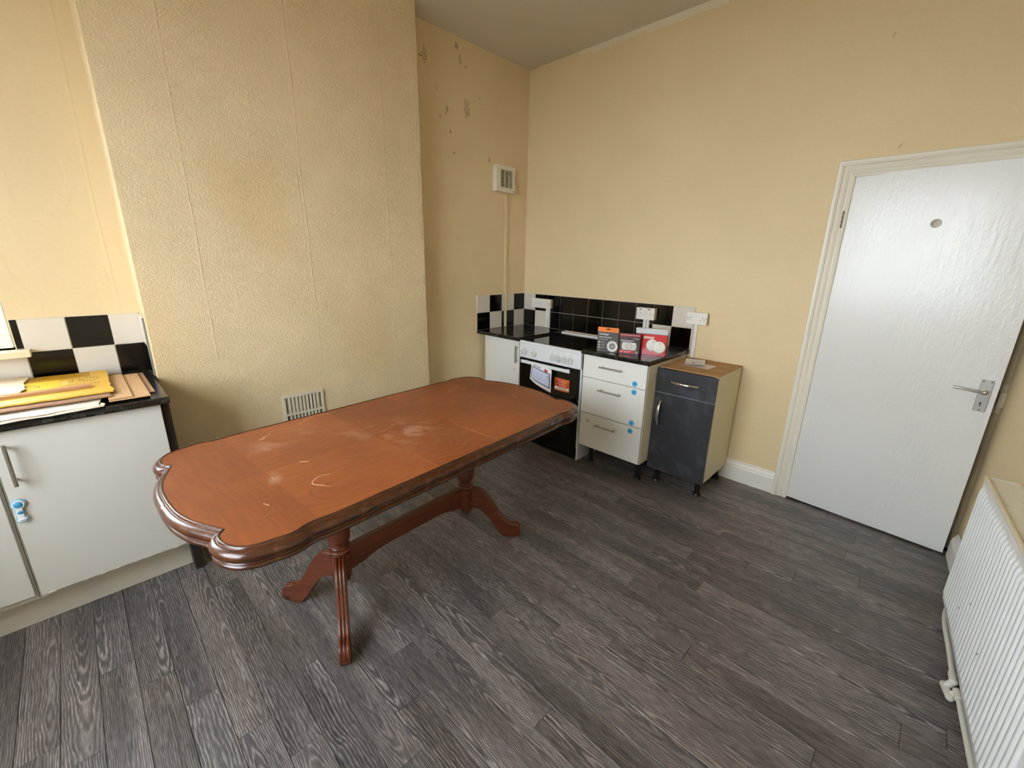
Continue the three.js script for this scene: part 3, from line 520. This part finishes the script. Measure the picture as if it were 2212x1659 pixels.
{ // dark grey cupboard
  const k = thing('grey_cupboard', 'narrow base cupboard with dark slate fronts and bare brown top', 'cupboard');
  const slate = (() => { const map = dataTex(512, 1024, (x, y) => { const n = fbm(x / 120, y / 160, 5, 4), f = fbm(x / 30, y / 3, 9, 3), s = sstep(.52, .7, fbm(x / 70 + y / 160, y / 90, 15, 4)); const t = 54 + (n - .5) * 16 + (f - .5) * 9 + s * 16; return [t * .98, t * 1.0, t * 1.1]; }); return std('#ffffff', .33, { map: rep(map, .5, 1) }); })();
  const side = std('#ddd3b2', .5), board = std('#ffffff', .75, { map: rep(dataTex(256, 256, (x, y) => { const t = 1 + (fbm(x / 3, y / 3, 6, 3) - .5) * .22 + (fbm(x / 60, y / 60, 8, 2) - .5) * .16; return [176 * t, 138 * t, 92 * t]; }), .3) });
  mesh('carcass', M(bx(1.672, 1.688, .105, .832, .02, .448), bx(2.034, 2.05, .105, .832, .02, .448), bx(1.688, 2.034, .105, .121, .02, .448), bx(1.688, 2.034, .121, .832, .02, .03)), side, k);
  mesh('top_board', rb(1.670, 2.052, .832, .838, .012, .452, .0015), board, k).userData.label = 'bare brown hardboard top';
  const bow = (L) => { const pts = []; for (let i = 0; i <= 14; i++) { const a = i / 14; pts.push([(a - .5) * L, 0, .004 + .026 * Math.sin(a * PI)]); } const g = tube(pts, .0075, 40, 10), p = g.attributes.position; for (let i = 0; i < p.count; i++) { const a = p.getX(i) / L + .5; p.setY(i, p.getY(i) * (1 + .55 * Math.sin(a * PI))); } g.computeVertexNormals(); return M(g, rb(-L / 2 - .004, -L / 2 + .012, -.007, .007, 0, .009, .002), rb(L / 2 - .012, L / 2 + .004, -.007, .007, 0, .009, .002)); };
  const dr = mesh('drawer', rb(1.666, 2.056, .668, .829, .450, .468, .002), slate, k), h1 = mesh('handle', bow(.17), chrome, dr); h1.position.set(1.858, .752, .468);
  const d = mesh('door', rb(1.666, 2.056, .104, .661, .450, .468, .002), slate, k), h2 = mesh('handle', bow(.17).rotateZ(PI / 2), chrome, d); h2.position.set(1.712, .522, .468);
  mesh('edge_strip', rb(1.690, 2.04, .6615, .6675, .445, .4605, .001), std('#8c929c', .35), k);
  mesh('screw_cover', cyl(.003, .002, 12).rotateX(PI / 2).translate(1.678, .487, .469), steel, d);
  for (const [x, z] of [[1.72, .41], [2.01, .41], [1.72, .07], [2.01, .07]]) mesh('foot', foot(x, z, .105), blackPlastic, k);
}

// leaflets on the brown top
{
  const tx = canvasTex(128, 128, (x, w, h) => { x.fillStyle = '#e6e2e2'; x.fillRect(0, 0, w, h); x.fillStyle = '#7e86a6'; x.beginPath(); x.ellipse(52, 60, 12, 9, 0, 0, 7); x.fill(); x.fillStyle = '#b9b6bf'; for (const [a, b, c] of [[20, 20, 30], [70, 24, 40], [74, 34, 30], [84, 96, 24]]) x.fillRect(a, b, c, 5); });
  const low = new THREE.PlaneGeometry(.175, .14, 8, 6).rotateX(-PI / 2); { const p = low.attributes.position; for (let i = 0; i < p.count; i++) p.setY(i, .0012 + .0008 * Math.sin(p.getX(i) * 30)); low.computeVertexNormals(); }
  const a = tag(mesh('leaflet', low, std('#e8d9cf', .8, { side: THREE.DoubleSide })), 'flat pinkish leaflet lying under another on the bare brown cupboard top', 'leaflet'); a.position.set(1.850, .8385, .240); a.rotation.y = -.08;
  const up = new THREE.PlaneGeometry(.125, .19, 10, 12).rotateX(-PI / 2); { const p = up.attributes.position; for (let i = 0; i < p.count; i++) { const x = p.getX(i), z = p.getZ(i); p.setY(i, .006 + .010 * Math.pow(Math.max(0, z / .095), 2) * (.4 + x * 4 + .3) + .006 * Math.pow(Math.max(0, -z / .095), 2)); } up.computeVertexNormals(); }
  const b = tag(mesh('leaflet', up, std('#ffffff', .75, { map: tx, side: THREE.DoubleSide })), 'curled white printed leaflet on top of the pinkish one', 'leaflet'); b.position.set(1.806, .8400, .208); b.rotation.y = .35;
}

// alarm boxes on the drawer unit worktop
{
  const disc = (x, cx, cy, r, ring2 = true) => { x.fillStyle = '#d9d9d6'; x.beginPath(); x.arc(cx, cy, r, 0, 7); x.fill(); x.fillStyle = '#4a4a49'; x.beginPath(); x.arc(cx, cy, r * .55, 0, 7); x.fill(); x.strokeStyle = '#b9b9b6'; x.lineWidth = r * .08; x.beginPath(); x.arc(cx, cy, r * .4, 0, 7); x.stroke(); x.fillStyle = '#c9c9c6'; x.beginPath(); x.arc(cx, cy, r * .2, 0, 7); x.fill(); x.fillStyle = '#555'; x.beginPath(); x.arc(cx + 2, cy - r * .72, r * .09, 0, 7); x.fill(); };
  { // grey with orange header
    const k = thing('alarm_box', 'grey carton with orange hanging tab standing on the drawer unit worktop', 'box', [1.318, .893, .553], .27, 'boxed alarms on the worktop');
    mesh('carton', rb(-.074, .074, 0, .140, -.045, .0, .0015), std('#c98e5e', .7), k);
    const t = canvasTex(300, 284, (x, w, h) => { x.fillStyle = '#4b4846'; x.fillRect(0, 0, w, h); x.fillStyle = '#f2f0ee'; x.font = 'bold 30px sans-serif'; x.fillText('FireAngel', 24, 44); x.font = 'bold 21px sans-serif'; x.fillText('Optical Smoke Alarm', 24, 82, 180); x.fillStyle = '#a9a6a2'; x.fillRect(24, 104, 130, 7); for (const y of [150, 188, 226]) { x.fillStyle = '#f4e8dc'; x.beginPath(); x.arc(30, y, 11, 0, 7); x.fill(); x.fillStyle = '#96928e'; x.fillRect(50, y - 7, 74, 6); x.fillRect(50, y + 4, 52, 5); } disc(x, 222, 198, 78); x.fillStyle = '#bdb9b5'; x.fillRect(20, 262, 26, 8); });
    place(t, -.074, .074, 0, .140); mesh('printed_front', rb(-.074, .074, .0005, .1395, .0002, .0014, .0004), std('#ffffff', .45, { map: t }), k);
    const tab = poly([[-.074, .140], [.074, .140], [.074, .168], [.070, .172], [-.070, .172], [-.074, .168]]); tab.holes.push(new THREE.Path([[-.016, .156], [.016, .156], [.016, .161], [.006, .161], [.003, .165], [-.003, .165], [-.006, .161], [-.016, .161]].map((p) => new THREE.Vector2(...p))));
    mesh('hanging_tab', boxUV(ext(tab, .0014)), std('#ef7d14', .45), k);
  }
  { // dark red and charcoal
    const k = thing('alarm_box', 'small charcoal and red carton picturing a white oblong alarm, between two other cartons', 'box', [1.462, .893, .506], .34, 'boxed alarms on the worktop');
    mesh('carton', rb(-.068, .068, 0, .138, -.045, 0, .0015), std('#5d1e26', .5), k);
    const t = canvasTex(300, 304, (x, w, h) => { x.fillStyle = '#2c2529'; x.fillRect(0, 0, w, h); x.fillStyle = '#b8686c'; x.fillRect(0, 0, w, 26); x.fillStyle = '#5a1c24'; x.fillRect(0, 26, w, 22); x.fillStyle = '#d8d4d4'; x.font = 'bold 22px sans-serif'; x.fillText('FireAngel', 200, 72, 88); x.fillStyle = '#8c2c38'; x.fillRect(14, 66, 120, 6); x.fillStyle = '#b5b0b2'; x.fillRect(16, 92, 200, 12); x.fillRect(16, 108, 160, 7);
      x.fillStyle = '#dcd9d4'; x.beginPath(); x.moveTo(50, 124); x.lineTo(242, 124); x.quadraticCurveTo(272, 180, 242, 240); x.lineTo(50, 240); x.quadraticCurveTo(20, 180, 50, 124); x.fill(); x.strokeStyle = '#8d8b88'; x.lineWidth = 5; x.beginPath(); x.arc(145, 182, 46, 0, 7); x.stroke(); x.fillStyle = '#cfccc4'; x.beginPath(); x.arc(145, 182, 42, 0, 7); x.fill(); x.fillStyle = '#a8a5a0'; for (const y of [160, 178, 196, 212]) x.fillRect(204, y, 40, 4); x.fillStyle = '#b52a34'; x.fillRect(0, 246, 232, 46); x.fillStyle = '#e8a0a0'; x.fillRect(70, 256, 120, 10); x.fillRect(70, 272, 90, 8); x.beginPath(); x.arc(40, 268, 14, 0, 7); x.fill(); x.fillStyle = '#8f8c90'; x.beginPath(); x.arc(262, 270, 22, 0, 7); x.fill(); });
    place(t, -.068, .068, 0, .138); mesh('printed_front', rb(-.068, .068, .0005, .1375, .0002, .0014, .0004), std('#ffffff', .38, { map: t }), k);
  }
  { // red twin pack with pale plastic top
    const k = thing('alarm_box', 'bright red twin pack with two round white alarms and pale plastic lid', 'box', [1.566, .893, .405], .33, 'boxed alarms on the worktop');
    mesh('carton', rb(-.102, .102, 0, .138, -.055, 0, .002), std('#b81c2c', .4), k);
    const t = canvasTex(420, 284, (x, w, h) => { x.fillStyle = '#d2212f'; x.fillRect(0, 0, w, h); x.fillStyle = '#8f101c'; x.fillRect(0, 0, 70, h); x.fillStyle = '#f0c8b8'; x.beginPath(); x.moveTo(110, 26); x.lineTo(260, 30); x.lineTo(240, 62); x.lineTo(96, 60); x.fill(); x.fillStyle = '#a51722'; for (const y of [250, 262]) x.fillRect(100, y, 220, 5); });
    place(t, -.102, .102, 0, .138); mesh('printed_front', rb(-.102, .102, .0005, .1375, .0002, .0014, .0004), std('#ffffff', .3, { map: t, clearcoat: .6, clearcoatRoughness: .1 }), k);
    mesh('plastic_lid', M(rb(-.106, .106, .138, .163, -.052, -.004, .006, 3), rb(-.108, .108, .160, .176, -.046, -.006, .006, 3)), std('#cfd3da', .25), k);
    const al = new THREE.LatheGeometry([[0, .012], [.012, .012], [.014, .0095], [.017, .0095], [.019, .0115], [.034, .010], [.041, .006], [.042, 0], [0, 0]].map(([r, y]) => new THREE.Vector2(r, y)), 36).rotateX(PI / 2);
    for (const [x, y, z] of [[.012, .066, .0016], [.058, .056, .006]]) { const a = mesh('round_alarm', al, whitePlastic, k); a.position.set(x, y, z); const dt = mesh('indicator', cyl(.0035, .002, 12).rotateX(PI / 2), dark, a); dt.position.set(.002, .028, .0108); }
  }
}

// ---------------------------------------------------------------- sockets and surface trunking
const pin = std('#2d2a27', .6), redNeon = std('#8e2a20', .4);
function pattress(t, w, h, d) { mesh('back_box', rb(-w / 2 + .002, w / 2 - .002, -h / 2 + .002, h / 2 - .002, 0, d - .008, .003), creamPlastic, t); mesh('face_plate', rb(-w / 2, w / 2, -h / 2, h / 2, d - .009, d, .003, 3), whitePlastic, t); }
const outlet = (x, y, d) => M(bx(x - .002, x + .002, y + .006, y + .014, d - .001, d + .0006), bx(x - .0145, x - .0085, y - .0085, y - .005, d - .001, d + .0006), bx(x + .0085, x + .0145, y - .0085, y - .005, d - .001, d + .0006));
const screws = (t, xs, y, d) => { for (const x of xs) mesh('screw', cyl(.0032, .0012, 12).rotateX(PI / 2).translate(x, y, d), std('#6e6a64', .4, { metalness: .7 }), t); };
{
  const t = thing('switch', 'single white fused switch beside a double socket on the checkered tiles', 'switch', [.180, 1.118, .0085]);
  pattress(t, .086, .086, .036); mesh('rocker', rb(-.009, .009, -.014, .014, .035, .039, .002), whitePlastic, t); mesh('spur_groove', M(bx(.012, .013, -.018, .018, .0352, .0364)), pin, t); screws(t, [-.032, .032], 0, .0365);
}
{
  const t = thing('double_socket', 'white double socket joined to a switch near the corner tiles', 'socket', [.297, 1.118, .0085], 0, 'double sockets above the worktops');
  pattress(t, .146, .086, .036); for (const x of [-.042, .042]) mesh('outlet', outlet(x, -.006, .036), pin, t); for (const x of [-.010, .010]) mesh('rocker', rb(x - .006, x + .006, .012, .030, .035, .040, .002), whitePlastic, t); screws(t, [-.062, .062], 0, .0365);
}
{
  const t = thing('cooker_switch', 'white cooker control switch with two red indicators on the black tiles', 'switch', [1.322, 1.123, .0085]);
  pattress(t, .150, .090, .046); mesh('outlet', outlet(-.040, -.004, .046), pin, t); mesh('socket_rocker', rb(-.010, .006, -.016, .010, .045, .050, .002), whitePlastic, t); mesh('rocker', rb(.022, .044, -.018, .016, .045, .052, .002), whitePlastic, t);
  for (const x of [-.042, .030]) mesh('indicator', rb(x - .009, x + .009, .030, .037, .0455, .0475, .001), redNeon, t); screws(t, [-.064, .064], 0, .0465);
}
{
  const t = thing('double_socket', 'white double socket overhanging the end of the tiles above the grey cupboard', 'socket', [1.711, 1.126, .0085], 0, 'double sockets above the worktops');
  pattress(t, .146, .086, .036); for (const x of [-.044, .044]) mesh('outlet', outlet(x, -.006, .036), pin, t); for (const x of [-.010, .012]) mesh('rocker', rb(x - .007, x + .007, .008, .030, .035, .041, .002), std('#f7f7f4', .3), t); screws(t, [-.063, .063], 0, .0365);
}
const trunk = (name, label, geos, mat) => tag(mesh(name, M(geos), mat), label, 'trunking');
trunk('cable_trunking', 'short white double trunking under the corner socket', [rb(.300, .322, .895, 1.076, .0085, .024, .002), rb(.326, .346, .895, 1.076, .0085, .022, .002)], whitePlastic);
trunk('cable_trunking', 'short white double trunking under the cooker switch', [rb(1.296, 1.319, .895, 1.08, .0085, .026, .002), rb(1.323, 1.345, .895, 1.08, .0085, .024, .002)], whitePlastic);
trunk('cable_trunking', 'white trunking dropping from the end socket behind the grey cupboard', [rb(1.690, 1.716, .12, 1.084, .0005, .016, .002)], whitePlastic);

// ---------------------------------------------------------------- extractor fan and its cable run
{
  const t = thing('extractor_fan', 'small white louvred extractor fan high on the alcove wall', 'fan', [0, 2.172, .318]);
  const z0 = -.114, z1 = .114, y0 = -.104, y1 = .104, oz0 = -.084, oz1 = .060, oy0 = -.068, oy1 = .070;
  mesh('casing', M(rb(0, .050, y0, oy0, z0, z1, .005), rb(0, .050, oy1, y1, z0, z1, .005), rb(0, .0497, oy0 - .002, oy1 + .002, z0, oz0, .004), rb(0, .0497, oy0 - .002, oy1 + .002, oz1, z1, .004)), std('#e9e2d0', .4), t);
  mesh('dark_interior', bx(.002, .012, oy0 - .003, oy1 + .003, oz0 - .003, oz1 + .003), dark, t);
  for (let i = 0; i < 12; i++) { const y = oy0 + .006 + i * .0114; mesh('louvre', new THREE.BoxGeometry(.016, .0032, oz1 - oz0).rotateZ(-.5).translate(.04, y, (oz0 + oz1) / 2), std('#d9cfb8', .5), t); }
  mesh('mullion', M(bx(.044, .049, oy0, oy1, -.038, -.032), bx(.044, .049, oy0, oy1, .010, .016)), std('#d9cfb8', .5), t);
  mesh('badge', bx(.0495, .0508, -.094, -.088, -.105, -.083), std('#6b6660', .4), t);
  for (let i = 0; i < 5; i++) mesh('side_slot', bx(.0495, .0505, -.03 + i * .014, -.0275 + i * .014, -.108, -.098), std('#8f8570', .6), t);
}
trunk('cable_trunking', 'thin cream painted cable trunking running down from the extractor fan', [rb(0, .014, .895, 2.07, .255, .272, .002), rb(0, .010, 1.2, 2.06, .274, .284, .002)], std('#e3cfa6', .55));

// ---------------------------------------------------------------- air vent on the chimney breast
{
  const t = thing('air_vent', 'white slotted air vent grille low on the chimney breast', 'vent', [.17, .43, 2.2175]);
  const hw = .125, H = .252; // local z across, y up
  mesh('frame', M(rb(0, .012, 0, .020, -hw, hw, .003), rb(0, .012, H - .020, H, -hw, hw, .003), rb(0, .012, .020, H - .020, -hw, -hw + .018, .003), rb(0, .012, .020, H - .020, hw - .018, hw, .003), rb(0, .0112, .117, .131, -hw + .018, hw - .018, .002)), std('#dcd3be', .5), t);
  mesh('dark_backing', bx(.0005, .0015, .01, H - .01, -hw + .01, hw - .01), std('#5b5240', .9), t);
  const n = 10, w = (2 * hw - .036) / n;
  for (let r = 0; r < 2; r++) for (let i = 1; i < n; i++) { const z = -hw + .018 + i * w; mesh('slat', rb(.001, .010, r ? .125 : .015, r ? H - .015 : .120, z - .0062, z + .0062, .0015), std('#dcd3be', .5), t); }
  for (let i = 0; i < n; i++) if (![2, 3].includes(i)) mesh('shutter', bx(.002, .004, .131, H - .02, -hw + .018 + i * w + .005, -hw + .018 + i * w + .014), std('#a59a82', .7), t);
}

// ---------------------------------------------------------------- units under the side window
{
  const k = thing('base_cupboard', 'pale grey base cupboard against the chimney breast with a bar handle and child lock', 'cupboard');
  const front = std('#cfccc4', .42);
  mesh('carcass', bx(-.02, .556, .15, .872, 2.948, 3.444), front, k);
  const d = mesh('door', rb(.562, .580, .172, .870, 2.944, 3.436, .0018), front, k);
  const h = mesh('handle', barHandle(.165, .034, .0062).rotateZ(PI / 2).rotateY(PI / 2), steel, d); h.position.set(.580, .746, 3.402);
  const R = rng(3); // chipped lower edge of the door
  mesh('edge_chips', M([...Array(9)].map((_, i) => bx(.5775, .5806, .1712, .1735 + R() * .002, 2.99 + i * .05 + R() * .02, 3.0 + i * .05 + R() * .02))), std('#f1ede2', .8), d);
  const L = thing('child_lock', 'pale blue and white plastic child lock stuck to the grey cupboard door', 'lock', [.580, .556, 3.417]);
  const lockBlue = std('#3b93c4', .35), lockWhite = std('#dfe6ea', .3);
  mesh('base', M(cyl(.021, .007, 28).rotateZ(PI / 2).translate(.0035, .026, 0), rb(0, .007, -.045, .02, -.011, .013, .003), cyl(.017, .007, 24).rotateZ(PI / 2).translate(.0035, -.036, 0)), std('#9cc3d6', .35), L);
  mesh('cap', M(cyl(.0165, .005, 28).rotateZ(PI / 2).translate(.009, .026, 0), rb(.006, .012, -.046, .016, -.008, .010, .003), rb(.008, .016, -.038, -.032, -.013, .013, .002)), lockWhite, L);
  mesh('button', M(new THREE.SphereGeometry(.0125, 20, 12).scale(.45, 1, 1).translate(.011, .026, 0), new THREE.SphereGeometry(.007, 16, 10).scale(.4, 1, 1.2).translate(.012, -.006, 0)), lockBlue, L);
  const k2 = thing('base_cupboard', 'pale grey base cupboard below the window sill, next to the one with the lock', 'cupboard');
  mesh('carcass', bx(-.02, .556, .15, .872, 3.446, 4.03), front, k2);
  const d2 = mesh('door', rb(.560, .578, .178, .868, 3.452, 4.03, .0025), front, k2); const h2 = mesh('handle', barHandle(.165, .034, .0062).rotateZ(PI / 2).rotateY(PI / 2), steel, d2); h2.position.set(.578, .746, 3.99);
  tag(mesh('plinth', rb(.465, .483, 0, .1495, 2.945, 4.03, .001), std('#cfcabd', .5)), 'beige plinth board below the pale grey cupboards', 'plinth');
  tag(mesh('dark_board', bx(.174, .560, .0, .874, 2.912, 2.944), std('#241b12', .6)), 'narrow dark brown board beside the pale grey cupboard', 'panel');  // very dark board filling the gap between cupboard and chimney breast
  const s = poly([[0, .876], [.604, .876], [.611, .879], [.6145, .886], [.6145, .897], [.611, .904], [.604, .907], [0, .907]]);
  const wg = boxUV(ext(s, 1.12).translate(0, 0, 2.912)); { const p = wg.attributes.position; for (let i = 0; i < p.count; i++) if (p.getX(i) < .01) p.setX(i, -.021); }
  tag(mesh('worktop', wg, granite), 'black worktop under the side window holding flattened cardboard', 'worktop');
}
// flattened packaging on that worktop
{
  const kraft = (r, g, b, seed) => std('#ffffff', .8, { map: rep(dataTex(256, 256, (x, y) => { const t = 1 + (fbm(x / 40, y / 3, seed, 3) - .5) * .14 + (vn(x / 2, y / 2, seed + 5) - .5) * .1; return [r * t, g * t, b * t]; }), .25) });
  const sheet = (x0, x1, z0, z1, th, ny, amp, seed, rag = 0) => { // a board seen from its edge, slightly warped, with ragged outline
    const nx = 14, nz = 24, g = new THREE.BoxGeometry(x1 - x0, th, z1 - z0, nx, 1, nz).translate((x0 + x1) / 2, 0, (z0 + z1) / 2), p = g.attributes.position;
    for (let i = 0; i < p.count; i++) { let x = p.getX(i), z = p.getZ(i); const y = p.getY(i), onX = Math.abs(x - x1) < 1e-4, onZ = Math.abs(z - z0) < 1e-4; if (onX) x += (fbm(z * 22, seed, seed, 2) - .5) * rag; if (onZ) z += (fbm(x * 22, seed + 3, seed, 2) - .5) * rag; p.setXYZ(i, x, y + ny + amp * (fbm(x * 6, z * 6, seed, 2) - .5), z); }
    g.computeVertexNormals(); return boxUV(g);
  };
  const tan = kraft(205, 165, 120, 3), tanDark = kraft(150, 112, 84, 7), pale = kraft(228, 215, 196, 9);
  const G = 'flattened packaging on the worktop';
  const tilt = (m) => { m.rotation.y = 0; return m; };
  tag(mesh('cardboard_sheet', M(sheet(.09, .578, 2.968, 3.10, .005, .9185, .001, 4), sheet(.09, .57, 3.025, 3.10, .005, .925, .0008, 6)), tan), 'folded tan cardboard sheet next to the chimney breast', 'cardboard', G);
  tag(mesh('cardboard_sheet', sheet(.06, .50, 2.945, 3.09, .004, .912, .001, 14), kraft(176, 140, 110, 21)), 'small brown cardboard sheet under the folded tan one', 'cardboard', G);
  tag(mesh('paper_bag', M(sheet(.15, .628, 3.12, 4.0, .005, .9155, .005, 11, .03), sheet(.30, .618, 3.13, 4.0, .003, .9215, .004, 12, .03)), pale), 'crumpled whitish paper bag hanging over the worktop edge', 'paper bag', G);
  tag(mesh('cardboard_sheet', sheet(.05, .545, 3.088, 4.0, .006, .9335, .003, 16, .012), tanDark), 'dark brown cardboard sheet under the yellow one', 'cardboard', G);
  { // yellow printed carton
    const W2 = 640, H2 = 512;
    const tx = canvasTex(W2, H2, (x) => {
      x.fillStyle = '#dcae3e'; x.fillRect(0, 0, W2, H2); x.fillStyle = '#b98a14'; x.fillRect(110, 0, 460, 130); x.fillStyle = '#e2c02a'; x.fillRect(300, 120, 340, 392);
      x.fillStyle = '#d8b03e'; x.fillRect(0, 420, W2, 92);
      x.fillStyle = '#2f4238'; const R = rng(8); for (let r = 0; r < 7; r++) for (let c = 0; c < 9; c++) if (R() > .25) x.fillRect(60 + c * 22, 150 + r * 26, 8 + R() * 12, r < 2 ? 13 : 7);
      x.strokeStyle = '#2c4a2e'; x.lineWidth = 5; x.beginPath(); x.ellipse(480, 230, 70, 30, 0, 0, 7); x.stroke(); for (const y of [300, 340, 370]) { x.beginPath(); x.moveTo(380, y); x.lineTo(590, y + 8); x.stroke(); } for (let c = 0; c < 12; c++) x.fillRect(260 + c * 11, 340, 7, 14);
      x.fillStyle = 'rgba(240,220,140,.5)'; x.fillRect(240, 180, 50, 80);
    });
    const g = sheet(.02, .50, 3.078, 3.42, .006, .942, .004, 23, .014), p = g.attributes.position, uv = g.attributes.uv; for (let i = 0; i < p.count; i++) uv.setXY(i, (p.getZ(i) - 3.078) / .342, 1 - (p.getX(i) - .02) / .48);
    const m = tag(mesh('yellow_carton', g, std('#ffffff', .55, { map: tx })), 'flattened yellow printed carton on top of the cardboard stack', 'carton', G);
  }
  tag(mesh('cardboard_sheet', sheet(.36, .395, 3.14, 4.0, .012, .952, .002, 31), kraft(176, 128, 84, 33)), 'folded brown cardboard strip lying across the yellow carton', 'cardboard', G);
  tag(mesh('cardboard_sheet', sheet(.0, .33, 3.345, 4.0, .004, .951, .004, 37, .03), kraft(224, 204, 176, 39)), 'pale cream cardboard sheet overlapping the yellow carton', 'cardboard', G);
}

// ---------------------------------------------------------------- radiator with its pipes
{
  const t = thing('radiator', 'white ribbed double panel radiator mounted on the cream wall', 'radiator', [RX + .085 * .66, 0, .66], TILT);
  // local: z along the wall, -x into the room
  const enamel = std('#e3e4e4', .3, { clearcoat: .3, clearcoatRoughness: .2 }), L = 1.1, y0 = .10, y1 = .69, f = -.112;
  { // ribbed front panel
    const pitch = .0335, n = 31, cz = []; for (let i = 0; i < n; i++) for (const q of [0, .14, .22, .30, .40, .5, .60, .70, .78, .86]) cz.push(.022 + (i + q) * pitch);
    const zs = [0, .008, ...cz, L - .008, L], ys = [y0, y0 + .006, y0 + .022, y0 + .027, y0 + .033, y0 + .042, y0 + .055, (y0 + y1) / 2, y1 - .055, y1 - .042, y1 - .035, y1 - .03, y1 - .026, y1 - .006, y1];
    const P = [], idx = [];
    zs.forEach((z) => ys.forEach((y) => { const q = ((z - .022) / pitch) % 1, inn = z > .022 && z < .022 + n * pitch ? 1 : 0; const rid = inn * sstep(.12, .34, q) * (1 - sstep(.66, .88, q)), e = sstep(y0 + .022, y0 + .05, y) * (1 - sstep(y1 - .05, y1 - .026, y)); const roll = (y < y0 + .004 || y > y1 - .004 || z < .004 || z > L - .004) ? .005 : 0; P.push(f - .0095 * rid * e + roll, y, z); }));
    const m = ys.length; for (let i = 0; i < zs.length - 1; i++) for (let j = 0; j < m - 1; j++) { const a = i * m + j; idx.push(a, a + m, a + 1, a + 1, a + m, a + m + 1); }
    const g = new THREE.BufferGeometry(); g.setAttribute('position', new THREE.Float32BufferAttribute(P, 3)); g.setIndex(idx); g.computeVertexNormals();
    const mat = enamel.clone(); mat.side = THREE.DoubleSide; mesh('front_panel', flat(g), mat, t);
  }
  mesh('panel_core', M(bx(f + .006, f + .018, y0 + .002, y1 - .004, .003, L - .003), bx(-.030, -.018, y0 + .002, y1 - .004, .003, L - .003), bx(f + .018, -.030, y0 + .03, y1 - .04, .05, L - .05)), enamel, t);
  mesh('side_cover', rb(f + .002, -.016, y0 + .02, y1 + .002, -.004, .004, .002), enamel, t);
  mesh('side_cover', rb(f + .002, -.016, y0 + .02, y1 + .002, L - .004, L + .004, .002), enamel, t);
  mesh('top_grille', M([rb(f - .002, f + .010, y1 - .008, y1 + .006, -.004, L + .004, .003), rb(-.026, -.014, y1 - .008, y1 + .006, -.004, L + .004, .003), ...[...Array(78)].map((_, i) => bx(f + .008, -.024, y1 - .004, y1 + .002, .010 + i * .014, .0160 + i * .014))]), std('#ddd3bb', .4), t);
  mesh('wall_bracket', M(bx(-.018, .0, .2, .6, .18, .22), bx(-.018, 0, .2, .6, .88, .92)), enamel, t);
  for (const [z, y, x] of [[.51, .22, f - .001], [.62, .3, f - .0105], [.30, .25, f - .0105], [.4, .34, f - .0105]]) mesh('paint_chip', rb(x - .0006, x + .0012, y, y + .007, z, z + .004, .0004), std('#8d8a84', .7), t);
  const pm = std('#d9d6cc', .4), run = thing('heating_pipe', 'white painted heating pipe along the floor in front of the radiator', 'pipe', [RX + .085 * .66, 0, .66], TILT);
  mesh('pipe_run', M(tube([[-.060, .058, -.1], [-.098, .055, .07], [-.104, .055, .30], [-.107, .053, .455]], .0095, 30, 12), tube([[-.099, .048, .50], [-.099, .048, .60], [-.098, .05, .9], [-.097, .05, 1.6]], .0098, 30, 12)), pm, run);
  mesh('elbow', M(rod([-.107, .053, .425], [-.107, .052, .465], .0125), rod([-.107, .052, .465], [-.124, .028, .478], .0115), rod([-.126, .024, .465], [-.117, .026, .525], .0125), rod([-.117, .026, .51], [-.100, .046, .512], .0115), rod([-.100, .047, .50], [-.099, .048, .545], .0125), new THREE.SphereGeometry(.0125, 16, 12).translate(-.107, .052, .466), new THREE.SphereGeometry(.0125, 16, 12).translate(-.126, .024, .465), new THREE.SphereGeometry(.0125, 16, 12).translate(-.117, .026, .526)), pm, run);
  mesh('pipe_clip', M(rod([-.085, .02, .50], [-.03, .06, .515], .002, 8), rod([-.085, .02, .56], [-.03, .06, .575], .002, 8)), steel, run);
}

renderer.render(scene, camera);
